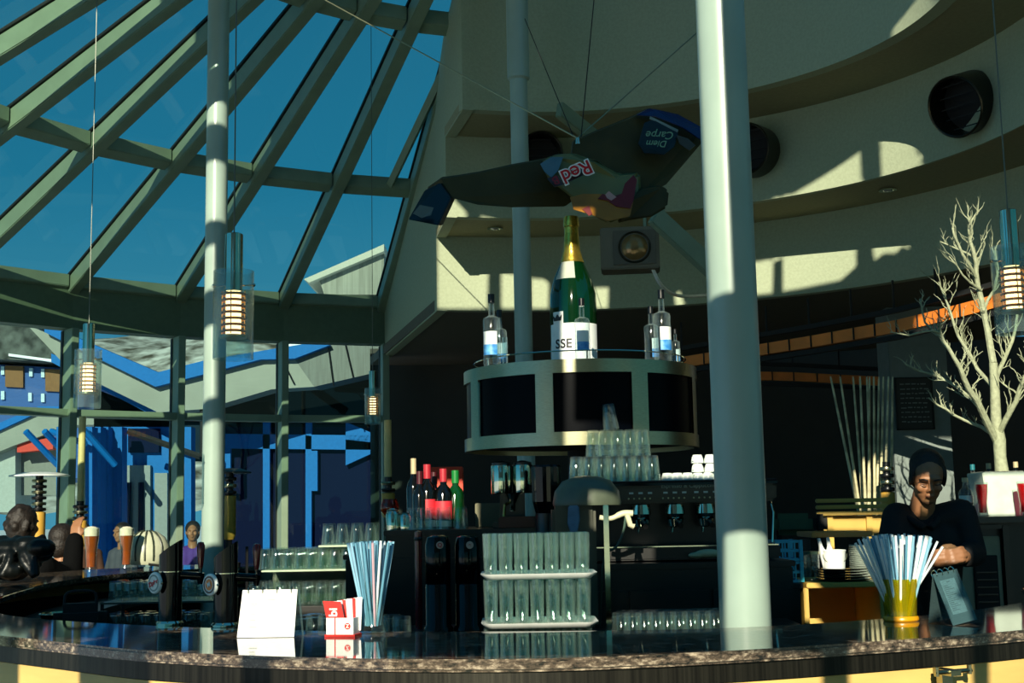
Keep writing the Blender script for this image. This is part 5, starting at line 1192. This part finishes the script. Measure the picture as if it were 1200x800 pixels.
tg_ = tm.build('branch_tree', TR, None, smooth=True, origin=(tb.x, tb.y, zpot)); tag(tg_, 'bare white-painted branch tree with crooked twigs', 'tree')
# bottles round the planter
def plain_bottle(x, Y, h, r, glass, cap, lab, label):
    q = at(x, 600, Y); t = thing('spirit_bottle', label, 'bottle', (q.x, Y, zt_), 0, 'bottles round the white planter')
    MB().lathe([(0, 0), (r, 0), (r, h * .6), (r * .8, h * .68), (r * .36, h * .76), (r * .34, h * .9), (0, h * .9)], 20).build('glass_body', glass, t, smooth=True)
    MB().lathe([(r * .42, h * .89), (r * .42, h), (0, h)], 14).build('cap', cap, t, smooth=True)
    if lab:
        MB().lathe([(r * 1.02, h * .10), (r * 1.02, h * .30)], 14, a0=R_(-170), a1=R_(-10)).build('label', lab, t, smooth=True); MB().lathe([(r * 1.02, h * .36), (r * 1.02, h * .54)], 14, a0=R_(-170), a1=R_(-10)).build('label', lab, t, smooth=True)
plain_bottle(1133, 6.36, .19, .035, VB, CRM, CUPW, 'squat clear bottle with two white labels left of the red glass')
plain_bottle(1143, 6.72, .265, .03, VB, mat('cap_teal', (30, 110, 120), .4), None, 'tall clear bottle with teal cap behind the red glass')
plain_bottle(1162, 6.75, .27, .03, DG, CRM, None, 'dark bottle with cream cap behind the planter, left of the trunk')
plain_bottle(1194, 6.75, .275, .03, DG, CRM, None, 'dark bottle with cream cap behind the planter, right of the trunk')
RGL = thin_glass('red_glass', (.85, .04, .06), .9, .04, milky=.35, milk=(220, 14, 30), edge=.2)
for x, Y, lb in ((1152, 6.30, 'tall curved glass of red drink beside the planter'), (1201, 6.28, 'tall curved glass of red drink at the right frame edge')):
    q = at(x, 600, Y); t = thing('drink_glass', lb, 'glass', (q.x, Y, zt_))
    MB().lathe([(0, 0), (.022, 0), (.024, .012), (.02, .05), (.028, .12), (.031, .165), (.0295, .165), (.0265, .12), (.0185, .05), (0, .015)], 24).build('bowl', CUPGLASS, t, smooth=True)
    MB().lathe([(0, .016), (.018, .018), (.0182, .05), (.0262, .12), (.0285, .155), (0, .156)], 24).build('red_drink', RGL, t, smooth=True)

# ------------------------------------------------------------------ people
SKIN = mat('skin', (150, 104, 72), .5, nscale=10); HAIR = mat('hair_dark', (26, 18, 12), .6, nscale=60, noise_amt=.4, bump=.6); SHIRT = mat('shirt_black', (20, 20, 22), .8, bump=.4, nscale=12)
def cap(mb, a, ra, b, rb, n=12):
    a, b = Vector(a), Vector(b); k = 5; mb.tube([a.lerp(b, i / k) for i in range(k + 1)], [ra + (rb - ra) * i / k for i in range(k + 1)], n); mb.ball(a, ra, n); mb.ball(b, rb, n)
def chain(mb, pts, n=12):
    for (a, ra), (b, rb) in zip(pts, pts[1:]): cap(mb, a, ra, b, rb, n)
def head_mesh(mb, Hc, M):
    """head of a person around Hc; M turns local axes (x right of viewer, -y face direction, z up)"""
    L = lambda v: Hc + M @ Vector(v)
    def el(c, s, n=20):
        k = MB(); k.ball((0, 0, 0), 1, n, s); mb.add([L(Vector(v) + Vector(c)) for v in k.v], k.f)
    el((0, .012, .025), (.072, .092, .088)); el((0, -.012, -.035), (.056, .066, .072)); el((0, -.034, -.078), (.034, .036, .030))
    el((0, -.076, .028), (.05, .018, .016), 14); el((.034, -.058, -.022), (.024, .02, .022), 12); el((-.034, -.058, -.022), (.024, .02, .022), 12)
    mb.tube([L((0, -.082, .016)), L((0, -.092, -.008)), L((0, -.102, -.024))], [.008, .010, .013], 8); el((.010, -.088, -.028), (.008, .009, .007), 8); el((-.010, -.088, -.028), (.008, .009, .007), 8)
    el((0, -.080, -.047), (.020, .012, .006), 10); el((0, -.078, -.057), (.018, .012, .007), 10)
    for s in (-1, 1): el((s * .073, .008, -.008), (.010, .020, .030), 10)
    return L
def hand(mb, wrist, dirv, side, palmn, curl=.9, s=1.0):
    d = Vector(dirv).normalized(); sd = Vector(side); sd = (sd - d * sd.dot(d)).normalized(); pn = Vector(palmn); pn = (pn - d * pn.dot(d) - sd * pn.dot(sd)).normalized(); w_ = Vector(wrist)
    for k in range(4):
        o = (k - 1.5) * .019 * s; b0 = w_ + d * .012 + sd * o * .7; b1 = w_ + d * .088 * s + sd * o; cap(mb, b0, .0135 * s, b1, .0115 * s, 8)
        L_ = [.040, .046, .044, .034][k] * s; a0 = curl * .6; c1 = b1 + (d * math.cos(a0) + pn * math.sin(a0)) * L_; a1 = curl * 1.5; c2 = c1 + (d * math.cos(a1) + pn * math.sin(a1)) * L_ * .65; a2 = curl * 2.1; c3 = c2 + (d * math.cos(a2) + pn * math.sin(a2)) * L_ * .5
        cap(mb, b1, .0098 * s, c1, .0088 * s, 8); cap(mb, c1, .0088 * s, c2, .0078 * s, 8); cap(mb, c2, .0078 * s, c3, .0065 * s, 8)
    t0 = w_ + d * .025 - sd * .022 * s; t1 = t0 + (d * .7 - sd * .7 + pn * .3).normalized() * .036 * s; t2 = t1 + (d * .9 - sd * .15 + pn * .5).normalized() * .03 * s; t3 = t2 + (d + pn * .6).normalized() * .022 * s
    cap(mb, t0, .013 * s, t1, .011 * s, 8); cap(mb, t1, .0105 * s, t2, .0095 * s, 8); cap(mb, t2, .0092 * s, t3, .0075 * s, 8)
# barman
Yp = 5.85; hc = at(1087, 561, Yp - .06); px_ = hc.x
man = thing('person', 'man in a black shirt looking down with folded hands behind the bar', 'person', (px_ - .02, Yp + .05, 0)); og = man.location.copy()
mb = MB(); Mh = Matrix.Rotation(R_(-10), 3, 'Z') @ Matrix.Rotation(R_(20), 3, 'X') @ Matrix.Rotation(R_(3), 3, 'Y')
Lh = head_mesh(mb, hc, Mh)
neck = Vector((px_ - .01, Yp + .045, hc.z - .165)); chain(mb, [(Lh((0, .02, -.05)), .052), (neck, .058)])
shL, shR = at(1052, 607, Yp + .06), at(1126, 603, Yp + .03); chain(mb, [(shL, .062), (neck + Vector((0, .02, -.04)), .07), (shR, .062)])
chest = Vector((px_, Yp + .06, 1.22)); hip = Vector((px_ - .01, Yp + .13, .92))
for dx in (-.075, 0, .075): chain(mb, [(neck + Vector((dx, .02, -.08)), .09), (chest + Vector((dx, 0, 0)), .10), (hip + Vector((dx * .9, 0, .08)), .10), (hip + Vector((dx * .9, 0, 0)), .105)])
elL, elR = at(1040, 662, Yp - .08), at(1140, 648, Yp - .02); wrR = at(1128, 653, Yp - .26); wrL = at(1094, 657, Yp - .30)
chain(mb, [(shR, .056), (elR, .042)]); chain(mb, [(elR, .042), (wrR, .027)]); chain(mb, [(shL, .056), (elL, .042)]); chain(mb, [(elL, .042), (wrL, .027)])
for s in (-1, 1): chain(mb, [(hip + Vector((s * .09, 0, -.03)), .09), (Vector((px_ + s * .10, Yp + .10, .5)), .062), (Vector((px_ + s * .10, Yp + .14, .09)), .045)]); chain(mb, [(Vector((px_ + s * .10, Yp + .15, .045)), .04), (Vector((px_ + s * .11, Yp - .03, .035)), .033)])
body_sk = MB(); body_sk.v, body_sk.f, body_sk.mi = list(mb.v), list(mb.f), list(mb.mi)
hand(body_sk, wrL, at(1122, 650, Yp - .33) - wrL, (0, -.1, -1), (0, .9, -.2), .7, .95)
hand(body_sk, wrR, at(1108, 650, Yp - .36) - wrR, (0, -.2, -1), (-.2, .9, 0), .75, .95)
fuse(body_sk, 'body', SKIN, man, voxel=.0055, smooth=2, origin=og)
sh = MB(); k_ = .012
chain(sh, [(shL, .062 + k_), (neck + Vector((0, .02, -.045)), .078), (shR, .062 + k_)])
for dx in (-.075, 0, .075): chain(sh, [(neck + Vector((dx, .02, -.085)), .09 + k_), (chest + Vector((dx, 0, 0)), .10 + k_), (hip + Vector((dx * .9, 0, .03)), .105 + k_)])
chain(sh, [(shR, .056 + k_ * 1.3), (elR, .05 + k_)]); chain(sh, [(elR, .05 + k_), (elR.lerp(wrR, .72), .036 + k_)]); chain(sh, [(shL, .056 + k_ * 1.3), (elL, .05 + k_)]); chain(sh, [(elL, .05 + k_), (elL.lerp(wrL, .72), .036 + k_)])
fuse(sh, 'shirt', SHIRT, man, voxel=.009, smooth=3, origin=og)
cm = MB()
for s in (-1, 1): cm.tube(catmull([neck + Vector((s * .052, .055, .02)), neck + Vector((s * .075, .0, .012)), neck + Vector((s * .06, -.055, -.015)), neck + Vector((s * .012, -.09, -.055))], 5), .019, 8)
fuse(cm, 'collar', SHIRT, man, voxel=.006, smooth=2, origin=og)
tr = MB()
for s in (-1, 1): chain(tr, [(hip + Vector((s * .07, 0, .02)), .125), (hip + Vector((s * .09, 0, -.05)), .105), (Vector((px_ + s * .10, Yp + .10, .5)), .08), (Vector((px_ + s * .10, Yp + .14, .12)), .066)])
fuse(tr, 'trousers', mat('trousers_dark', (16, 17, 20), .85), man, voxel=.012, smooth=3, origin=og)
hr = MB()
def el2(mbx, L, c, s, n=20):
    k = MB(); k.ball((0, 0, 0), 1, n, s); mbx.add([L(Vector(v) + Vector(c)) for v in k.v], k.f)
el2(hr, Lh, (0, .034, .052), (.079, .094, .078)); el2(hr, Lh, (0, .05, -.005), (.074, .07, .075)); el2(hr, Lh, (0, .105, .02), (.03, .03, .03), 12)
for s in (-1, 1): el2(hr, Lh, (s * .068, -.004, .020), (.014, .042, .050), 12)
fuse(hr, 'hair', HAIR, man, voxel=.006, smooth=3, origin=og)
for s in (-1, 1):
    e_ = MB(); e_.tube([Lh((s * .016, -.092, .0045)), Lh((s * .029, -.092, .002)), Lh((s * .043, -.082, .004))], [.0018, .003, .0015], 6); e_.build('eyelid', mat('eyelid_dark', (50, 30, 22), .5), man, smooth=True, origin=og)
    e_ = MB(); e_.tube([Lh((s * .012, -.097, .024)), Lh((s * .03, -.095, .029)), Lh((s * .05, -.080, .023))], [.003, .004, .002], 6); e_.build('eyebrow', HAIR, man, smooth=True, origin=og)
e_ = MB(); e_.tube([Lh((-.019, -.086, -.052)), Lh((0, -.0935, -.051)), Lh((.019, -.086, -.052))], [.0012, .002, .0012], 6); e_.build('mouth', mat('lip_dark', (110, 52, 44), .5), man, smooth=True, origin=og)
bd_ = MB(); el2(bd_, Lh, (0, -.044, -.088), (.026, .026, .017), 14); fuse(bd_, 'chin_beard', mat('stubble', (84, 54, 36), .7), man, voxel=.004, smooth=2, origin=og)

# seated guests (built round the origin, face to -y, then turned)
def guest(loc, rz, label, jacket, hairm, seat=.78, hood=0, arm_up=0, s=1.0, slim=False):
    t = thing('person', label, 'person', loc, rz); mb = MB(); hc = Vector((0, 0, seat + .74)); L = head_mesh(mb, hc, Matrix.Identity(3)); nk = Vector((0, .03, seat + .58))
    chain(mb, [(hc + Vector((0, .02, -.05)), .05), (nk, .056)]); tor = MB(); k = .0 if slim else .02
    for dx in (-.085, 0, .085): chain(tor, [(nk + Vector((dx, .01, -.10)), .10 + k), (Vector((dx, .05, seat + .26)), .115 + k), (Vector((dx, .03, seat + .06)), .12 + k)])
    sL, sR = nk + Vector((-.17, .02, -.09)), nk + Vector((.17, .02, -.09)); chain(tor, [(sL, .065 + k), (nk + Vector((0, .02, -.05)), .075 + k), (sR, .065 + k)])
    eL, eR = sL + Vector((-.06, -.05, -.28)), sR + Vector((.06, -.05, -.28)); wL, wR = eL + Vector((.08, -.25, .04)), eR + Vector((-.08, -.25, .04))
    if arm_up: eL = sL + Vector((-.05, -.22, -.10)); wL = eL + Vector((.02, -.06, .25))
    chain(tor, [(sL, .06 + k), (eL, .048 + k)]); chain(tor, [(eL, .048 + k), (wL, .036 + k)]); chain(tor, [(sR, .06 + k), (eR, .048 + k)]); chain(tor, [(eR, .048 + k), (wR, .036 + k)])
    dL = (wL - eL).normalized(); dR = (wR - eR).normalized(); hand(mb, wL, dL, (1, 0, 0), (0, 0, -1) if not arm_up else (0, -1, 0), .5); hand(mb, wR, dR, (-1, 0, 0), (0, 0, -1), .5)
    chain(mb, [(eL, .04), (wL, .027)]); chain(mb, [(eR, .04), (wR, .027)]); chain(mb, [(nk, .056), (Vector((0, .04, seat + .2)), .09), (Vector((0, .03, seat + .05)), .09)]); chain(mb, [(sL, .05), (nk + Vector((0, 0, -.06)), .06), (sR, .05)]); chain(mb, [(sL, .045), (eL, .04)]); chain(mb, [(sR, .045), (eR, .04)])
    lg = MB()
    for sx_ in (-1, 1): chain(lg, [(Vector((sx_ * .09, .03, seat)), .10), (Vector((sx_ * .13, -.38, seat)), .075), (Vector((sx_ * .13, -.36, seat - .42)), .055)]); chain(lg, [(Vector((sx_ * .13, -.34, seat - .46)), .045), (Vector((sx_ * .13, -.50, seat - .47)), .035)]); chain(mb, [(Vector((sx_ * .09, .03, seat)), .08), (Vector((sx_ * .13, -.38, seat)), .055), (Vector((sx_ * .13, -.36, seat - .42)), .04)]); chain(mb, [(Vector((sx_ * .09, .03, seat)), .08), (Vector((0, .03, seat + .1)), .08)])
    fuse(mb, 'body', SKIN, t, .009, 2, origin=(0, 0, 0)); fuse(tor, 'jacket', jacket, t, .014, 3, origin=(0, 0, 0)); fuse(lg, 'trousers', mat('trousers_dark', (16, 17, 20), .85), t, .014, 2, origin=(0, 0, 0))
    h = MB(); el2(h, lambda v: hc + Vector(v), (0, .03, .04), (.088, .10, .092)); el2(h, lambda v: hc + Vector(v), (0, .055, -.02), (.08, .075, .09))
    if hood:
        for _ in range(26): a = rnd.uniform(0, 2 * PI); b = rnd.uniform(-.4, 1.5); c_ = Vector((.085 * math.cos(a) * math.cos(b), .04 + .085 * math.sin(a) * math.cos(b), .02 + .095 * math.sin(b))); (h.ball(hc + c_, rnd.uniform(.018, .03), 8) if c_.y > -.02 else None)
    fuse(h, 'hair', hairm, t, .009, 2, origin=(0, 0, 0)); return t
def stool(loc, label, h=.76):
    t = thing('bar_stool', label, 'bar stool', loc)
    MB().lathe([(0, h - .05), (.17, h - .05), (.18, h - .03), (.17, h - .005), (0, h)], 28).build('seat', BLACKM, t, smooth=True); MB().lathe([(.025, .02), (.025, h - .05)], 16).build('post', CHROME, t, smooth=True)
    MB().lathe([(0, 0), (.2, 0), (.2, .012), (.03, .03), (0, .03)], 28).build('base', CHROME, t, smooth=True); MB().lathe([(.13 + .01 * math.cos(a), .28 + .01 * math.sin(a)) for a in [k * PI / 3 for k in range(7)]], 24).build('foot_ring', CHROME, t, smooth=True); return t
JB = mat('jacket_black', (7, 8, 9), .9, bump=.3, nscale=8, spec=.1)
xg = at(22, 600, 6.9)
guest((-3.02, 7.95, 0), R_(165), 'person in a black jacket with dark curly hair seated at the far left', JB, HAIR, hood=1, seat=.62, arm_up=1)
stool((-3.02, 7.92, 0), 'black bar stool under the seated guest at the far left', .50)
guest((at(74, 600, 8.8).x, 8.85, 0), R_(160), 'second person in dark clothes seated behind the curly-haired guest', mat('jacket_charcoal', (14, 18, 18), .9, spec=.1), HAIR, seat=.50)
stool((at(74, 600, 8.8).x, 8.8, 0), 'black bar stool under the second seated guest', .38)
for x, Y, rz, jm, lb in ((98, 15.6, 20, mat('coat_brown', (90, 50, 36), .8), 'small seated figure in brown outside the glass, left of the first beer'), (142, 15.2, -30, mat('coat_grey', (70, 72, 80), .8), 'small seated figure in grey outside the glass, behind the second beer'), (226, 15.0, 10, mat('coat_purple', (74, 46, 128), .8), 'small figure in a purple jacket outside, left of the left column')):
    guest((at(x, 600, Y).x, Y, -.02), R_(rz), lb, jm, HAIR, seat=.50, slim=True)
    t = thing('terrace_stool', 'plain wooden stool on the terrace under the ' + lb.split(' outside')[0], 'stool', (at(x, 600, Y).x, Y + .04, -.04)); MB().box((0, 0, .40), (.36, .36, .04)).build('seat', BW, t, bevel=.005)
    for a_ in (-1, 1):
        for b_3 in (-1, 1): MB().box((a_ * .14, b_3 * .14, .19), (.04, .04, .38)).build('leg', BW, t)

# ------------------------------------------------------------------ things on the far left counter
def beer(x, Y, label):
    q = at(x, 640, Y); h = at(x, 618, Y).z - 1.101; t = thing('beer_glass', label, 'beer glass', (q.x, Y, 1.101)); 
    MB().lathe([(0, 0), (.034, 0), (.034, .012), (.026, .03), (.03, h * .45), (.042, h * .8), (.041, h), (.0395, h), (.0405, h * .8), (.0285, h * .45), (0, .02)], 28).build('bowl', CUPGLASS, t, smooth=True)
    MB().lathe([(0, .022), (.024, .03), (.028, h * .45), (.0395, h * .8), (.0395, h * .81), (0, h * .81)], 28).build('beer', mat('beer_amber', (140, 66, 16), .2, coat=.3), t, smooth=True)
    MB().lathe([(0, h * .812), (.0393, h * .812), (.039, h * .97), (.02, h * 1.02), (0, h * 1.03)], 28).build('foam', mat('foam', (230, 222, 196), .9, bump=.3, nscale=60), t, smooth=True)
beer(107, 7.2, 'tall wheat beer with pale foam, left one on the far counter'); beer(148, 7.5, 'tall wheat beer with pale foam, right one on the far counter')
q = at(173, 640, 7.72); t = thing('ski_helmet', 'pale silver ski helmet with dark stripes on the far counter', 'helmet', (q.x, 7.72, 1.110), R_(20))
k = MB(); k.lathe([(0, .21), (.05, .203), (.09, .17), (.115, .12), (.118, .07), (.112, .03), (.10, .012), (.09, .012), (.095, .06), (.09, .12), (0, .19)], 36); k.v = [Vector((v.x * 1.12, v.y * .92, v.z)) for v in k.v]; k.build('shell', mat('helmet_silver', (186, 190, 164), .35), t, smooth=True)
for s in (-150, -125, -100, -78, -55):
    k = MB(); k.tube([(r_ * 1.12 * 1.01 * math.cos(R_(s)), r_ * .92 * 1.01 * math.sin(R_(s)), z_) for r_, z_ in [(.03, .209), (.06, .199), (.09, .17), (.105, .145), (.115, .12), (.118, .07), (.113, .035)]], .0055, 6); k.build('stripe', mat('stripe_dark', (50, 58, 44), .4), t, smooth=True)
k = MB(); k.tube([(.12, -.04, .02), (.09, -.09, .0), (.0, -.1, .015)], .008, 6); k.build('strap', BLACKM, t, smooth=True)
def post_lamp(x, ybase, yamber, yring, ytop, Y, label, disc=0, pole=0, zf=0):
    q = at(x, ybase, Y); t = thing('post_lantern', label, 'lantern', (q.x, Y, zf), 0, 'post lanterns round the bar'); z = lambda y: at(x, y, Y).z - zf
    r = 8.0 / 1500 * Y
    MB().lathe([(0, 0), (.07 if zf else .16, 0), (.07 if zf else .16, .02), (.02, .03), (.02, z(ybase)), (0, z(ybase))], 24).build('stand', BLACKM, t, smooth=True)
    MB().lathe([(0, z(ybase)), (r * .8, z(ybase)), (r, z(ybase) + .03), (r, z(yamber)), (r * .6, z(yamber) + .005), (0, z(yamber) + .005)], 28).build('amber_body', mat('amber_wood', (206, 160, 66), .4, nscale=4), t, smooth=True)
    n = max(2, int((z(yring) - z(yamber)) / .035)); 
    for k in range(n):
        zz = z(yamber) + (k + .5) * (z(yring) - z(yamber)) / n; MB().lathe([(r * .5, zz - .014), (r * 1.0, zz - .012), (r * 1.08, zz), (r * 1.0, zz + .010), (r * .5, zz + .012)], 24).build('collar_ring', SS if k % 2 else BLACK, t, smooth=True)
    MB().lathe([(0, z(yamber)), (r * .55, z(yamber)), (r * .55, z(yring) + .02), (0, z(yring) + .02)], 16).build('neck', BLACK, t, smooth=True)
    if disc: MB().lathe([(0, z(yring) + .045), (disc * .55, z(yring) + .04), (disc, z(yring) + .02), (disc, z(yring) + .012), (disc * .5, z(yring) + .02), (0, z(yring) + .02)], 36).build('shade_disc', mat('disc_dark', (40, 44, 40), .4) if disc < .16 else CUPW, t, smooth=True)
    if pole: MB().lathe([(0, z(yring) + .02), (.026, z(yring) + .02), (.026, z(ytop)), (0, z(ytop))], 20).build('cream_pole', mat('cream_pole', (232, 208, 140), .45), t, smooth=True)
post_lamp(44, 640, 600, 560, 0, 9.3, 'post lantern with pale round shade and black rings at the far left', .21)
post_lamp(268, 632, 581, 557, 0, 7.75, 'post lantern with dark round shade just right of the left column', .13, zf=1.101)
post_lamp(455, 606, 578, 562, 492, 8.9, 'post lantern with tall cream pole left of the wine bottles', 0, 1)
post_lamp(93, 640, 610, 590, 488, 9.7, 'post lantern with tall cream pole below the far left pendant', 0, 1)
post_lamp(1043, 625, 577, 545, 0, 7.4, 'post lantern with black rings beside the barman', 0)
# steel bowl, napkin card, dark bag on the inner worktop at left
q = at(72, 712, 4.45); t = thing('steel_bowl', 'shiny steel bowl on the worktop at the far left', 'bowl', (q.x, 4.5, .987))
MB().lathe([(0, 0), (.05, 0), (.075, .03), (.085, .09), (.088, .092), (.083, .09), (.072, .032), (.048, .005), (0, .004)], 36).build('bowl_body', CHROME, t, smooth=True); MB().lathe([(.085, .088), (.091, .09), (.085, .093)], 36).build('rim', CHROME, t, smooth=True)
q = at(105, 690, 4.5); t = thing('dark_bag', 'dark folded bag lying beside the steel bowl at the far left', 'bag', (q.x + .03, 4.32, .987), R_(20))
k = MB(); k.box((0, 0, .07), (.17, .10, .13)); k.build('bag_body', BLACKM, t, bevel=.03, smooth=True); MB().tube(catmull([(-.05, 0, .13), (-.04, 0, .17), (.04, 0, .17), (.05, 0, .13)], 5), .005, 6).build('handle', BLACKM, t, smooth=True)
q = at(69, 683, 4.62); mb = MB(); mb.prism([(-.055, 0, .0), (.045, 0, -.01), (.0, .02, .07)], (.004, .012, 0)); o_ = mb.build('white_card', PAPER, None, origin=(0, 0, 0)); o_.location = (q.x, 4.62, 1.001); tag(o_, 'small white angled card behind the steel bowl', 'card')

# heap of black jackets on the far left bar top
jh = MB(); rj = random.Random(7)
for k in range(22): jh.ball((rj.uniform(-.17, .17), rj.uniform(-.10, .10), .07 + rj.uniform(0, .13) * (1 if abs(k - 11) < 8 else .4)), rj.uniform(.05, .075), 10, (1.3, 1, .8))
for k in range(7): jh.tube(catmull([(rj.uniform(-.2, .2), -.13, .05), (rj.uniform(-.12, .12), -.10, .15), (rj.uniform(-.2, .2), .0, .23)], 5), .022, 8)
zmin = min(v.z for v in jh.v); jh.v = [Vector((v.x, v.y, v.z - zmin)) for v in jh.v]
o_ = fuse(jh, 'black_jacket', mat('leather_black', (8, 12, 11), .35, bump=.4, nscale=12, spec=.3), None, .008, 2, origin=(0, 0, 0)); o_.location = (-2.42, 6.25, 1.101); tag(o_, 'heaped black jacket lying on the bar top at the far left', 'jacket')
